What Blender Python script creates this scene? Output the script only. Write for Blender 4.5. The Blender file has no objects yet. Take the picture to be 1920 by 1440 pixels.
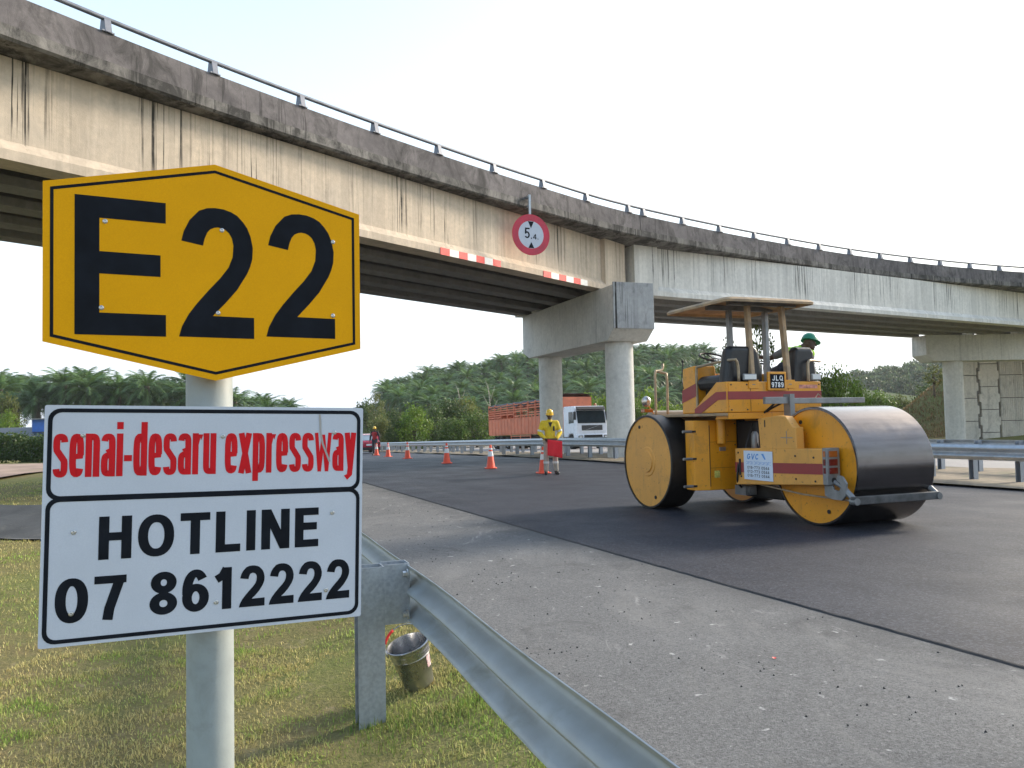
import bpy, bmesh, math, random
import numpy as np
from mathutils import Vector, Matrix

sc = bpy.context.scene
col = sc.collection
rad = math.radians
random.seed(11)
rng = np.random.default_rng(7)

# ------------------------------------------------------------------ camera
EYE = 1.5
cam_d = bpy.data.cameras.new('camera')
cam = bpy.data.objects.new('camera', cam_d)
col.objects.link(cam)
cam_d.sensor_width = 36.0
cam_d.lens = 28.125
cam_d.clip_start = 0.05
cam_d.clip_end = 6000
_p, _r = math.atan(0.0467), 0.0205
_f = Vector((0, math.cos(_p), math.sin(_p)))
_u0 = Vector((0, -math.sin(_p), math.cos(_p)))
_x0 = Vector((1, 0, 0))
_x = _x0 * math.cos(_r) - _u0 * math.sin(_r)
_u = _u0 * math.cos(_r) + _x0 * math.sin(_r)
cam.matrix_world = Matrix(((_x.x, _u.x, -_f.x, 0), (_x.y, _u.y, -_f.y, 0), (_x.z, _u.z, -_f.z, EYE), (0, 0, 0, 1)))
sc.camera = cam

# ------------------------------------------------------------------ world, sun, exposure
SUN_AZ, SUN_EL = rad(58), rad(25)          # azimuth measured from +Y towards +X
w = bpy.data.worlds.new('World')
sc.world = w
w.use_nodes = True
nt = w.node_tree
nt.nodes.clear()
sky = nt.nodes.new('ShaderNodeTexSky')
sky.sky_type = 'NISHITA'
sky.sun_disc = False
sky.sun_elevation = SUN_EL
sky.sun_rotation = SUN_AZ
sky.air_density = 1.6
sky.dust_density = 2.0
sky.ozone_density = 1.6
bg = nt.nodes.new('ShaderNodeBackground')
bg.inputs['Strength'].default_value = 0.15
out = nt.nodes.new('ShaderNodeOutputWorld')
veil = nt.nodes.new('ShaderNodeMix')               # thin white cloud over the whole sky
veil.data_type = 'RGBA'
_tc = nt.nodes.new('ShaderNodeTexCoord'); _sx = nt.nodes.new('ShaderNodeSeparateXYZ')
_ma = nt.nodes.new('ShaderNodeMath'); _ma.operation = 'MULTIPLY_ADD'; _ma.use_clamp = True
_ma.inputs[1].default_value = -1.55; _ma.inputs[2].default_value = 1.0     # haze thickens towards the horizon all round
nt.links.new(_tc.outputs['Generated'], _sx.inputs[0]); nt.links.new(_sx.outputs[2], _ma.inputs[0]); nt.links.new(_ma.outputs[0], veil.inputs[0])
veil.inputs[7].default_value = (3.15, 3.5, 3.95, 1)
nt.links.new(sky.outputs[0], veil.inputs[6])
nt.links.new(veil.outputs[2], bg.inputs[0])
nt.links.new(bg.outputs[0], out.inputs[0])

sun_d = bpy.data.lights.new('sun', 'SUN')
sun_d.energy = 2.3
sun_d.angle = rad(11)
sun_d.color = (1.0, 0.9, 0.75)
sun = bpy.data.objects.new('sun', sun_d)
col.objects.link(sun)
_dir = Vector((math.sin(SUN_AZ) * math.cos(SUN_EL), math.cos(SUN_AZ) * math.cos(SUN_EL), math.sin(SUN_EL)))
sun.rotation_euler = (-_dir).to_track_quat('-Z', 'Y').to_euler()

vs = sc.view_settings
vs.view_transform = 'Standard'
vs.look = 'None'
vs.exposure = 1.32
vs.gamma = 1.0
sc.cycles.use_denoising = True
sc.cycles.max_bounces = 6
sc.cycles.transparent_max_bounces = 6

# ------------------------------------------------------------------ helpers
def tag(o, label=None, cat=None, group=None, kind=None):
    if label: o['label'] = label
    if cat: o['category'] = cat
    if group: o['group'] = group
    if kind: o['kind'] = kind
    return o

def empty(name, loc=(0, 0, 0), rz=0.0, parent=None):
    o = bpy.data.objects.new(name, None)
    o.location = loc
    o.rotation_euler = (0, 0, rz)
    o.empty_display_size = 0.2
    col.objects.link(o)
    if parent: o.parent = parent
    return o

def obj(name, me, parent=None, loc=None, rot=None):
    o = bpy.data.objects.new(name, me)
    col.objects.link(o)
    if parent: o.parent = parent
    if loc is not None: o.location = loc
    if rot is not None: o.rotation_euler = rot
    return o

def dup(o, parent=None):
    c = o.copy()
    col.objects.link(c)
    c.parent = parent
    for ch in list(o.children):
        dup(ch, c)
    return c

def V(*a): return np.array(a, float)

class MB:
    """collects faces of one mesh"""
    def __init__(s):
        s.v, s.f, s.m = [], [], []
        s.mi = 0
    def add(s, vs_, fs):
        n = len(s.v)
        s.v += [tuple(map(float, q)) for q in vs_]
        for f in fs:
            s.f.append(tuple(n + i for i in f)); s.m.append(s.mi)
        return s
    def box(s, x0, x1, y0, y1, z0, z1, M=None):
        p = [(x, y, z) for z in (z0, z1) for y in (y0, y1) for x in (x0, x1)]
        if M is not None: p = [tuple(M @ Vector(q)) for q in p]
        return s.add(p, [(0, 2, 3, 1), (4, 5, 7, 6), (0, 1, 5, 4), (2, 6, 7, 3), (0, 4, 6, 2), (1, 3, 7, 5)])
    def prism(s, poly, ax, lo, hi):
        """polygon (two coordinates) pushed along axis ax; poly coords are the other two axes in order"""
        def mk(a, b, t):
            return {'x': (t, a, b), 'y': (a, t, b), 'z': (a, b, t)}[ax]
        n = len(poly)
        p = [mk(a, b, lo) for a, b in poly] + [mk(a, b, hi) for a, b in poly]
        fs = [tuple(range(n)), tuple(range(2 * n - 1, n - 1, -1))]
        for i in range(n):
            j = (i + 1) % n
            fs.append((j, i, n + i, n + j))
        return s.add(p, fs)
    def tube(s, path, r, n=8, cap=True):
        path = [np.array(q, float) for q in path]
        k = len(path)
        rr = r if hasattr(r, '__len__') else [r] * k
        ref = None
        rings = []
        for i in range(k):
            t = path[min(i + 1, k - 1)] - path[max(i - 1, 0)]
            t = t / (np.linalg.norm(t) + 1e-12)
            if ref is None:
                ref = V(0, 0, 1) if abs(t[2]) < .9 else V(1, 0, 0)
            a_ = ref - t * (ref @ t)
            a_ /= np.linalg.norm(a_) + 1e-12
            ref = a_
            b_ = np.cross(t, a_)
            rings.append([path[i] + rr[i] * (math.cos(q) * a_ + math.sin(q) * b_) for q in np.arange(n) * 2 * math.pi / n])
        vs_ = [q for R_ in rings for q in R_]
        fs = []
        for i in range(k - 1):
            for j in range(n):
                j2 = (j + 1) % n
                fs.append((i * n + j, i * n + j2, (i + 1) * n + j2, (i + 1) * n + j))
        if cap:
            fs.append(tuple(range(n - 1, -1, -1)))
            fs.append(tuple((k - 1) * n + j for j in range(n)))
        return s.add(vs_, fs)
    def cyl(s, p0, p1, r0, r1=None, n=16, cap=True):
        return s.tube([p0, p1], [r0, r0 if r1 is None else r1], n, cap)
    def lathe(s, prof, c=(0, 0, 0), ax='z', n=32, cap=True):
        """prof: list of (radius, height along ax)"""
        vs_ = []
        for r, h in prof:
            for q in np.arange(n) * 2 * math.pi / n:
                a_, b_ = r * math.cos(q), r * math.sin(q)
                p = {'z': (a_, b_, h), 'x': (h, a_, b_), 'y': (b_, h, a_)}[ax]
                vs_.append((p[0] + c[0], p[1] + c[1], p[2] + c[2]))
        fs = []
        k = len(prof)
        for i in range(k - 1):
            for j in range(n):
                j2 = (j + 1) % n
                fs.append((i * n + j, i * n + j2, (i + 1) * n + j2, (i + 1) * n + j))
        if cap:
            if prof[0][0] > 1e-4: fs.append(tuple(range(n - 1, -1, -1)))
            if prof[-1][0] > 1e-4: fs.append(tuple((k - 1) * n + j for j in range(n)))
        return s.add(vs_, fs)
    def ell(s, c, r, nu=12, nv=8, M=None):
        r = r if hasattr(r, '__len__') else (r, r, r)
        vs_ = []
        for i in range(nv + 1):
            th = math.pi * i / nv
            for j in range(nu):
                q = 2 * math.pi * j / nu
                p = Vector((r[0] * math.sin(th) * math.cos(q), r[1] * math.sin(th) * math.sin(q), r[2] * math.cos(th)))
                if M is not None: p = M @ p
                vs_.append((p.x + c[0], p.y + c[1], p.z + c[2]))
        fs = []
        for i in range(nv):
            for j in range(nu):
                j2 = (j + 1) % nu
                fs.append((i * nu + j, (i + 1) * nu + j, (i + 1) * nu + j2, i * nu + j2))
        return s.add(vs_, fs)
    def sweep(s, prof, path, frames, closed=False, cap=True):
        """prof: list of (side, up); path points; frames: list of (side, up) vectors"""
        n = len(prof)
        vs_ = []
        for p, (sd, up) in zip(path, frames):
            for a_, b_ in prof:
                vs_.append(np.array(p) + np.array(sd) * a_ + np.array(up) * b_)
        fs = []
        m = n if closed else n - 1
        for i in range(len(path) - 1):
            for j in range(m):
                j2 = (j + 1) % n
                fs.append((i * n + j, (i + 1) * n + j, (i + 1) * n + j2, i * n + j2))
        if closed and cap:
            fs.append(tuple(range(n)))
            fs.append(tuple((len(path) - 1) * n + j for j in range(n - 1, -1, -1)))
        return s.add(vs_, fs)
    def mesh(s, name, mats, smooth=False):
        me = bpy.data.meshes.new(name)
        me.from_pydata(s.v, [], s.f)
        for m in (mats if isinstance(mats, (list, tuple)) else [mats]):
            me.materials.append(m)
        if s.mi:
            me.polygons.foreach_set('material_index', s.m)
        bm = bmesh.new(); bm.from_mesh(me)
        bmesh.ops.remove_doubles(bm, verts=bm.verts, dist=1e-5)
        bmesh.ops.recalc_face_normals(bm, faces=bm.faces)
        bm.to_mesh(me); bm.free()
        if smooth:
            me.shade_smooth() if smooth is True else me.set_sharp_from_angle(angle=smooth)
            if smooth is not True:
                me.polygons.foreach_set('use_smooth', [True] * len(me.polygons))
        me.update()
        return me
    def build(s, name, mats, parent=None, smooth=False, bevel=0.0, seg=2, loc=None, rot=None):
        o = obj(name, s.mesh(name, mats, smooth), parent, loc, rot)
        if bevel:
            b = o.modifiers.new('bevel', 'BEVEL')
            b.width = bevel; b.segments = seg; b.limit_method = 'ANGLE'; b.angle_limit = rad(35)
            b.harden_normals = False
        return o

SM = rad(40)

def raw_mesh(name, verts, tris, mats, cols=None):
    """fast mesh from numpy arrays; tris (n,k)"""
    me = bpy.data.meshes.new(name)
    k = tris.shape[1]
    me.vertices.add(len(verts)); me.vertices.foreach_set('co', np.asarray(verts, np.float32).ravel())
    me.loops.add(tris.size); me.loops.foreach_set('vertex_index', tris.astype(np.int32).ravel())
    me.polygons.add(len(tris))
    me.polygons.foreach_set('loop_start', np.arange(0, tris.size, k, dtype=np.int32))
    for m in (mats if isinstance(mats, (list, tuple)) else [mats]):
        me.materials.append(m)
    if cols is not None:
        a_ = me.color_attributes.new('tint', 'FLOAT_COLOR', 'POINT')
        a_.data.foreach_set('color', np.asarray(cols, np.float32).ravel())
    me.update(calc_edges=True)
    me.validate()
    return me

# ------------------------------------------------------------------ materials
def _nodes(name):
    m = bpy.data.materials.new(name); m.use_nodes = True
    n = m.node_tree; n.nodes.clear()
    o = n.nodes.new('ShaderNodeOutputMaterial'); b = n.nodes.new('ShaderNodeBsdfPrincipled')
    n.links.new(b.outputs[0], o.inputs[0])
    return m, n, b

class G:
    """tiny node-graph helper"""
    def __init__(s, n): s.n = n; s.l = n.links
    def coord(s, kind='Object', scale=(1, 1, 1), rot=(0, 0, 0)):
        t = s.n.nodes.new('ShaderNodeTexCoord'); m = s.n.nodes.new('ShaderNodeMapping')
        m.inputs['Scale'].default_value = scale; m.inputs['Rotation'].default_value = rot
        s.l.new(t.outputs[kind], m.inputs[0]); return m.outputs[0]
    def world(s, scale=(1, 1, 1), rz=0.0):
        t = s.n.nodes.new('ShaderNodeNewGeometry'); m = s.n.nodes.new('ShaderNodeMapping')
        m.inputs['Scale'].default_value = scale; m.vector_type = 'TEXTURE' if rz else 'POINT'
        if rz: m.inputs['Rotation'].default_value = (0, 0, rz); m.inputs['Scale'].default_value = tuple(1 / q for q in scale)
        s.l.new(t.outputs['Position'], m.inputs[0]); return m.outputs[0]
    def noise(s, vec, scale=5, detail=4, rough=.55, dist=0.0):
        t = s.n.nodes.new('ShaderNodeTexNoise'); t.inputs['Scale'].default_value = scale
        t.inputs['Detail'].default_value = detail; t.inputs['Roughness'].default_value = rough
        t.inputs['Distortion'].default_value = dist
        s.l.new(vec, t.inputs['Vector']); return t.outputs[0]
    def voro(s, vec, scale=5, feat='F1', out_='Distance'):
        t = s.n.nodes.new('ShaderNodeTexVoronoi'); t.feature = feat; t.inputs['Scale'].default_value = scale
        s.l.new(vec, t.inputs['Vector']); return t.outputs[out_]
    def ramp(s, fac, stops):
        t = s.n.nodes.new('ShaderNodeValToRGB')
        e = t.color_ramp.elements
        while len(e) < len(stops): e.new(.5)
        for q, (p, c) in zip(e, stops):
            q.position = p; q.color = (c, c, c, 1) if not hasattr(c, '__len__') else (*c, 1)
        s.l.new(fac, t.inputs[0]); return t.outputs[0]
    def mix(s, fac, a, b, mode='MIX'):
        t = s.n.nodes.new('ShaderNodeMix'); t.data_type = 'RGBA'; t.blend_type = mode
        for k, v in ((0, fac), (6, a), (7, b)):
            if isinstance(v, (int, float)): t.inputs[k].default_value = v if k == 0 else (v, v, v, 1)
            elif isinstance(v, tuple): t.inputs[k].default_value = (*v, 1)
            else: s.l.new(v, t.inputs[k])
        return t.outputs[2]
    def math(s, op, a, b=None):
        t = s.n.nodes.new('ShaderNodeMath'); t.operation = op
        for k, v in ((0, a), (1, b)):
            if v is None: continue
            if isinstance(v, (int, float)): t.inputs[k].default_value = v
            else: s.l.new(v, t.inputs[k])
        return t.outputs[0]
    def sep(s, vec):
        t = s.n.nodes.new('ShaderNodeSeparateXYZ'); s.l.new(vec, t.inputs[0]); return t.outputs
    def bump(s, h, strength=.3, dist=.01):
        t = s.n.nodes.new('ShaderNodeBump'); t.inputs['Strength'].default_value = strength
        t.inputs['Distance'].default_value = dist; s.l.new(h, t.inputs['Height']); return t.outputs[0]

def pmat(name, c, rough=.6, metal=0.0, var=.18, scale=4.0, grime=None, gamt=.45, gscale=2.5, bump=0.0, bscale=60, coat=0.0, stretch=(1, 1, 1), spec=None, splat=None):
    m, n, b = _nodes(name); g = G(n)
    vec = g.coord('Object', stretch)
    nz = g.noise(vec, scale, 5)
    lo = tuple(max(0, x * (1 - var)) for x in c); hi = tuple(min(1, x * (1 + var)) for x in c)
    cc = g.mix(g.ramp(nz, [(.3, 0.0), (.7, 1.0)]), lo, hi)
    if grime:
        gn = g.noise(vec, gscale, 7, .65, .4)
        cc = g.mix(g.ramp(gn, [(gamt, 0.0), (min(1, gamt + .25), .85)]), cc, grime)
    if splat:
        cc = g.mix(g.ramp(g.noise(vec, 24, 4, .7, .3), [(.63, 0.0), (.69, .8)]), cc, splat)
        cc = g.mix(g.ramp(g.noise(g.coord('Object', (3, 3, .5)), 3.0, 6, .7, .2), [(.58, 0.0), (.74, .45)]), cc, tuple(x * 2.2 for x in splat))
    n.links.new(cc, b.inputs['Base Color'])
    rr = g.ramp(nz, [(.2, max(.02, rough - .1)), (.8, min(1, rough + .12))])
    n.links.new(rr, b.inputs['Roughness'])
    b.inputs['Metallic'].default_value = metal
    b.inputs['Coat Weight'].default_value = coat
    if spec is not None: b.inputs['Specular IOR Level'].default_value = spec
    if bump:
        n.links.new(g.bump(g.noise(vec, bscale, 4), bump, .01), b.inputs['Normal'])
    return m

def prof(y):
    """height of the carriageway along the view: level, then falling away"""
    y = np.asarray(y, float)
    a_ = np.clip(y - 26, 0, 11.5)
    z = -.00105 * a_ ** 2
    z = z - .0242 * np.clip(y - 37.5, 0, 45)
    return z

# ------------------------------------------------------------------ lettering (own stroke glyphs)
def _arc(cx, cy, rx, ry, a0, a1, n=14, p=2.0):
    o = []
    for q in np.linspace(rad(a0), rad(a1), n):
        c_, s_ = math.cos(q), math.sin(q)
        o.append((cx + rx * math.copysign(abs(c_) ** (2 / p), c_), cy + ry * math.copysign(abs(s_) ** (2 / p), s_)))
    return o

def _ribbon(mb, path, tv, th, y):
    """flat stroke of a pen that is tv wide on uprights and th wide on level strokes"""
    P = np.array(path, float)
    T = np.zeros_like(P)
    T[1:-1] = P[2:] - P[:-2]; T[0] = P[1] - P[0]; T[-1] = P[-1] - P[-2]
    closed = np.linalg.norm(P[0] - P[-1]) < 1e-6
    if closed: T[0] = T[-1] = P[1] - P[-2]
    T /= np.linalg.norm(T, axis=1)[:, None] + 1e-9
    w_ = (tv * T[:, 1] ** 2 + th * T[:, 0] ** 2) / 2
    N = np.stack([-T[:, 1], T[:, 0]], 1)
    A, B = P + N * w_[:, None], P - N * w_[:, None]
    n = len(P)
    vs_ = [(a[0], y, a[1]) for a in A] + [(b[0], y, b[1]) for b in B]
    mb.add(vs_, [(i, n + i, n + i + 1, i + 1) for i in range(n - 1)])

TWO = [(.033, .728), (.063, .80), (.138, .888), (.264, .968), (.37, .993), (.477, 1), (.59, .996), (.69, .98), (.775, .955), (.85, .912), (.91, .866), (.958, .8), (.988, .713), (.98, .626), (.95, .565), (.905, .505), (.766, .375), (.616, .274), (.44, .167), (1, .164), (1, 0), (0, .003), (.038, .08), (.126, .175), (.239, .262), (.389, .364), (.54, .459), (.653, .546), (.71, .63), (.721, .72), (.70, .775), (.66, .815), (.61, .838), (.565, .848), (.51, .852), (.465, .847), (.41, .832), (.37, .805), (.335, .757), (.314, .702)]

def _grow(poly, d):
    P = np.array(poly); n = len(P); o = []
    for i in range(n):
        a, b, c = P[i - 1], P[i], P[(i + 1) % n]
        e1 = (b - a) / (np.linalg.norm(b - a) + 1e-9); e2 = (c - b) / (np.linalg.norm(c - b) + 1e-9)
        m = V(-e1[1], e1[0]) + V(-e2[1], e2[0]); k = m @ V(-e1[1], e1[0])
        o.append(tuple(b + m * d / max(k, .5)))
    return o

def glyph(mb, ch, x, W, H, tv, th, y0, p=2.0):
    """one character with its lower-left corner at (x, 0) in a W x H cell; low letters have x-height H"""
    e = [0]
    def st(path):
        e[0] += 1
        _ribbon(mb, [(x + a * W, b * H) for a, b in path], tv, th, y0 - e[0] * 4e-5)
    l, r = tv / 2 / W, 1 - tv / 2 / W
    b, t = th / 2 / H, 1 - th / 2 / H
    mx = .5
    rx = (r - l) / 2
    if ch == 'H': st([(l, 0), (l, 1)]); st([(r, 0), (r, 1)]); st([(l, .53), (r, .53)])
    elif ch == 'I': st([(.5, 0), (.5, 1)])
    elif ch == 'L': st([(l, 0), (l, 1)]); st([(0, b), (1, b)])
    elif ch == 'T': st([(.5, 0), (.5, 1)]); st([(0, t), (1, t)])
    elif ch == 'E': st([(l, 0), (l, 1)]); st([(0, b), (1, b)]); st([(0, t), (1, t)]); st([(0, .53), (.93, .53)])
    elif ch == 'N':
        st([(l, 0), (l, 1)]); st([(r, 0), (r, 1)])
        e[0] += 1; k = tv / W * 1.08
        mb.add([(x, y0 - e[0] * 4e-5, H), (x + k * W, y0 - e[0] * 4e-5, H), (x + W, y0 - e[0] * 4e-5, 0), (x + W - k * W, y0 - e[0] * 4e-5, 0)], [(0, 1, 2, 3)])
    elif ch in 'OQ0': 
        st(_arc(mx, .5, rx, t - .5, 90, 450, 36, 2.2))
        if ch == 'Q': st([(.6, .28), (1.0, -.05)])
    elif ch == 'C' : st(_arc(mx, .5, rx, t - .5, 40, 320, 26))
    elif ch == 'G': st(_arc(mx, .5, rx, t - .5, 40, 355, 28)); st([(.55, .45), (1, .45)])
    elif ch == 'V': st([(l * .8, 1), (.5, .02)]); st([(1 - l * .8, 1), (.5, .02)])
    elif ch == 'J': st([(r, 1), (r, .3)] + _arc(mx, .3, rx, .3 - b, 0, -180, 12))
    elif ch == '8':
        st(_arc(mx, .26, rx, .26 - b, 90, 450, 30)); st(_arc(mx, .745, rx * .9, t - .745, 90, 450, 30))
    elif ch == '6':
        st(_arc(mx, .33, rx, .33 - b, 90, 450, 30))
        st(_arc(mx, .5, rx, t - .5, 40, 190, 22))
    elif ch == '9':
        st(_arc(mx, .67, rx, t - .67, 90, 450, 30)); st(_arc(mx, .5, rx, .5 - b, -140, 10, 22))
    elif ch == '1':
        st([(.62, 0), (.62, 1)]); st([(.12, .72), (.4, .8), (.6, .97)])
    elif ch == '7':
        st([(0, t), (1, t)]); st([(r - .03, .95), (.62, .55), (.48, .25), (.43, 0)])
    elif ch == '2':
        k = max(0.0, (tv - .29 * W) / 2)
        q = _grow([(x + a * W, b_ * H) for a, b_ in TWO], k)
        q = [(x + (a - x + k) * W / (W + 2 * k), (b_ + k) * H / (H + 2 * k)) for a, b_ in q]
        mb.add([(a, y0 - 4e-5, b_) for a, b_ in q], [tuple(range(len(q)))])
    elif ch == '3':
        st(_arc(.46, .74, rx, t - .74, 150, -85, 16)); st(_arc(.46, .27, rx, .27 - b, 85, -150, 16))
    elif ch == '5':
        st(_arc(.45, .33, rx, .33 - b, 140, -150, 22)); st([(.16, .42), (.24, 1)]); st([(.22, t), (.95, t)])
    elif ch == '4':
        st([(.7, 0), (.7, 1)]); st([(0, .28), (1, .28)]); st([(.68, .97), (.06, .3)])
    elif ch == '-': st([(.0, .42), (1, .42)])
    elif ch == '.': st([(.5, 0), (.5, .12)])
    # condensed small letters
    elif ch == 's':
        st(_arc(mx, .74, rx, t - .74, 10, 200, 14, p)[:-1] + [(l + .02, .62), (.5, .5), (r - .02, .38)] + _arc(mx, .26, rx, .26 - b, 20, -170, 14, p))
    elif ch == 'e':
        st([(l, .48), (r, .48), (r, .62)] ); st(_arc(mx, .5, rx, t - .5, 0, 325, 26, p))
    elif ch == 'n': st([(l, 0), (l, 1)]); st([(r, 0), (r, .72)] + _arc(mx, .74, rx, t - .74, 0, 150, 12, p))
    elif ch == 'u': st([(r, 0), (r, 1)]); st([(l, 1), (l, .28)] + _arc(mx, .26, rx, .26 - b, 180, 330, 12, p))
    elif ch == 'a':
        st([(r, 0), (r, .72)] + _arc(mx, .74, rx, t - .74, 0, 165, 12, p)); st(_arc(mx, .28, rx, .28 - b, 60, 300, 18, p)); st([(.4, .55), (r, .6)])
    elif ch == 'i': st([(.5, 0), (.5, 1)]); st([(.5, 1.1), (.5, 1.27)])
    elif ch == 'd': st([(r, 0), (r, 1.27)]); st(_arc(mx, .5, rx, t - .5, 30, 330, 22, p))
    elif ch == 'p': st([(l, -.2), (l, 1)]); st(_arc(mx, .5, rx, t - .5, 150, -150, 22, p))
    elif ch == 'r': st([(l, 0), (l, 1)]); st([(l, .72), (.55, .93), (1.0, .9)])
    elif ch == 'x':
        st([(l * .9, 1), (1 - l * .9, 0)]); st([(1 - l * .9, 1), (l * .9, 0)])
    elif ch == 'w':
        st([(.09, 1), (.28, 0)]); st([(.28, 0), (.5, .95)]); st([(.5, .95), (.72, 0)]); st([(.72, 0), (.91, 1)])
    elif ch == 'y':
        st([(l * .9, 1), (.52, .05)]); st([(1 - l * .9, 1), (.45, -.1), (.1, -.18)])

def text_mesh(mb, s, x0, x1, z0, H, widths, tv, th, y0, gap=.1, p=2.0, shear=0.0):
    """fit the string between x0 and x1, base line z0, height H"""
    n0 = len(mb.v)
    tot = sum(widths.get(c, widths['']) for c in s) + gap * (len(s) - 1)
    k = (x1 - x0) / tot
    x = 0.0
    for c in s:
        w_ = widths.get(c, widths[''])
        if c != ' ':
            tw = tv * (0.95 if c not in 'w' else .62)
            glyph(mb, c, x * k, w_ * k, H, tw, th, y0, p)
        x += w_ + gap
    for i in range(n0, len(mb.v)):
        a, b, c = mb.v[i]
        mb.v[i] = (a + x0 + shear * c, b, c + z0)

# shared sign and hardware materials
def sheeting(name, c, pat, s=180.0):
    """retro-reflective sheeting with its faint honeycomb"""
    m, n, b = _nodes(name); g = G(n)
    v = g.coord('Object')
    vo = g.voro(v, s, 'DISTANCE_TO_EDGE')
    cell = g.ramp(vo, [(.0, 1.0), (.16, 0.0)])
    soft = g.noise(v, 6, 4)
    lo = tuple(x * .93 for x in c)
    base = g.mix(g.ramp(soft, [(.35, 0.0), (.7, 1.0)]), lo, c)
    spots = g.ramp(g.noise(v, 46, 3, .6), [(.66, 0.0), (.8, .35)])
    base = g.mix(spots, base, tuple(x * .75 for x in c))
    n.links.new(g.mix(g.math('MULTIPLY', cell, .45), base, pat), b.inputs['Base Color'])
    b.inputs['Roughness'].default_value = .6
    b.inputs['Specular IOR Level'].default_value = .12
    return m

M_yel = sheeting('yellow_sheeting', (.82, .385, .002), (.70, .30, .002), 150)
M_white = sheeting('white_sheeting', (.58, .61, .68), (.50, .53, .60), 150)
M_black = pmat('black_vinyl', (.010, .012, .017), .7, spec=.1, var=.35, scale=14)
M_redv = pmat('red_vinyl', (.60, .012, .018), .6, spec=.15, var=.12, scale=12)
M_alu = pmat('sign_back_aluminium', (.55, .56, .56), .45, .6, grime=(.3, .29, .27), gamt=.6)
M_bolt = pmat('bolt_steel', (.55, .54, .52), .35, .9, var=.2, scale=80)
M_pole = pmat('painted_pole', (.27, .30, .295), .6, 0.0, var=.12, scale=9, grime=(.17, .18, .165), gamt=.54, gscale=7, bump=.05, bscale=140)


# ------------------------------------------------------------------ terrain and roads
def spline(pts, step=1.0):
    """Catmull-Rom through the points, resampled every `step`"""
    P = [np.array(p, float) for p in pts]
    P = [2 * P[0] - P[1]] + P + [2 * P[-1] - P[-2]]
    o = []
    for i in range(1, len(P) - 2):
        p0, p1, p2, p3 = P[i - 1:i + 3]
        for t in np.linspace(0, 1, 24, endpoint=False):
            o.append(.5 * (2 * p1 + (p2 - p0) * t + (2 * p0 - 5 * p1 + 4 * p2 - p3) * t * t + (3 * p1 - p0 - 3 * p2 + p3) * t ** 3))
    o.append(P[-2])
    o = np.array(o)
    d = np.r_[0, np.cumsum(np.linalg.norm(np.diff(o, axis=0), axis=1))]
    n = max(2, int(round(d[-1] / step)) + 1)
    q = np.linspace(0, d[-1], n)
    return np.stack([np.interp(q, d, o[:, k]) for k in range(o.shape[1])], 1)

def offset(path, d):
    """shift a plan curve to its right (looking along it) by d"""
    T = np.gradient(path, axis=0); T /= np.linalg.norm(T, axis=1)[:, None]
    return path + np.stack([T[:, 1], -T[:, 0]], 1) * d

NEAR_RAIL = spline([(2.70, -4.5), (.40, 1.75), (-.965, 5.5), (-4.9, 15.6), (-9.0, 25.2), (-13.6, 36), (-19.5, 48), (-27, 61), (-38, 78)], .5)
MAT_EDGE = spline([(9.2, -9.5), (5.1, -.3), (2.95, 4.72), (1.9, 7.12), (.66, 10.01), (-1.55, 15.2), (-3.9, 20.75), (-8.4, 31.4), (-14, 43.5), (-20.5, 55.5), (-28.5, 69), (-42, 89)], .5)
FAR_RAIL = spline([(21.5, -7), (14.2, 8), (9.8, 17.2), (6.4, 24.1), (3.1, 31.3), (-.2, 40), (-4.4, 52), (-12, 73), (-22, 97), (-36, 126)], .5)

def bumpf(x, y, cx, cy, sx, sy):
    return np.exp(-(((x - cx) / sx) ** 2 + ((y - cy) / sy) ** 2))

def terrain(x, y):
    x = np.asarray(x, float); y = np.asarray(y, float)
    z = prof(y) * np.clip(1 - (np.abs(x + 10) - 60) / 60, 0, 1) - .03
    # palm hill, low ridge to the right, bank beside the abutment
    z = z + 22 * bumpf(x, y, 34, 282, 90, 82) * np.clip((y - 120) / 60, 0, 1)
    z = z + 12 * bumpf(x, y, -95, 330, 90, 90) * np.clip((y - 180) / 60, 0, 1) * 0
    z = z + 21 * bumpf(x, y, 245, 430, 90, 70)
    z = z + 6.4 * bumpf(x, y, 40, 68.5, 6.4, 6.2)
    # lined ditch on the left
    d = ditch_d(x, y)
    z = z - .42 * np.clip(1 - d / 2.0, 0, 1)
    # the verge lies a little below the road
    e_ = np.interp(y, NEAR_RAIL[:, 1], NEAR_RAIL[:, 0])
    z = z - .17 * np.clip((e_ + .60 - x) / .95, 0, 1) * np.clip(1 - (y - 25) / 15, 0, 1) * np.clip((45 + x) / 15, 0, 1)
    # low unevenness of the verge
    s_ = np.clip((-(x + .4 * y) - .3) / 3, 0, 1)
    z = z + s_ * .05 * (np.sin(x * .9 + 1.3) * np.cos(y * .7) + .6 * np.sin(x * .31 + y * .43))
    return z

DA, DB = V(-26.0, 18.3), V(-6.6, 14.6)
def ditch_d(x, y):
    e = (DB - DA); L = np.linalg.norm(e); e = e / L
    px, py = x - DA[0], y - DA[1]
    t = np.clip(px * e[0] + py * e[1], 0, L)
    return np.hypot(px - t * e[0], py - t * e[1])

def lines(lo, hi, step, far, grow=1.22):
    a = list(np.arange(lo, hi + 1e-6, step))
    s_, v = step, hi
    while v < far[1]: s_ *= grow; v += s_; a.append(v)
    s_, v = step, lo
    while v > far[0]: s_ *= grow; v -= s_; a.insert(0, v)
    return np.array(a)

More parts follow.
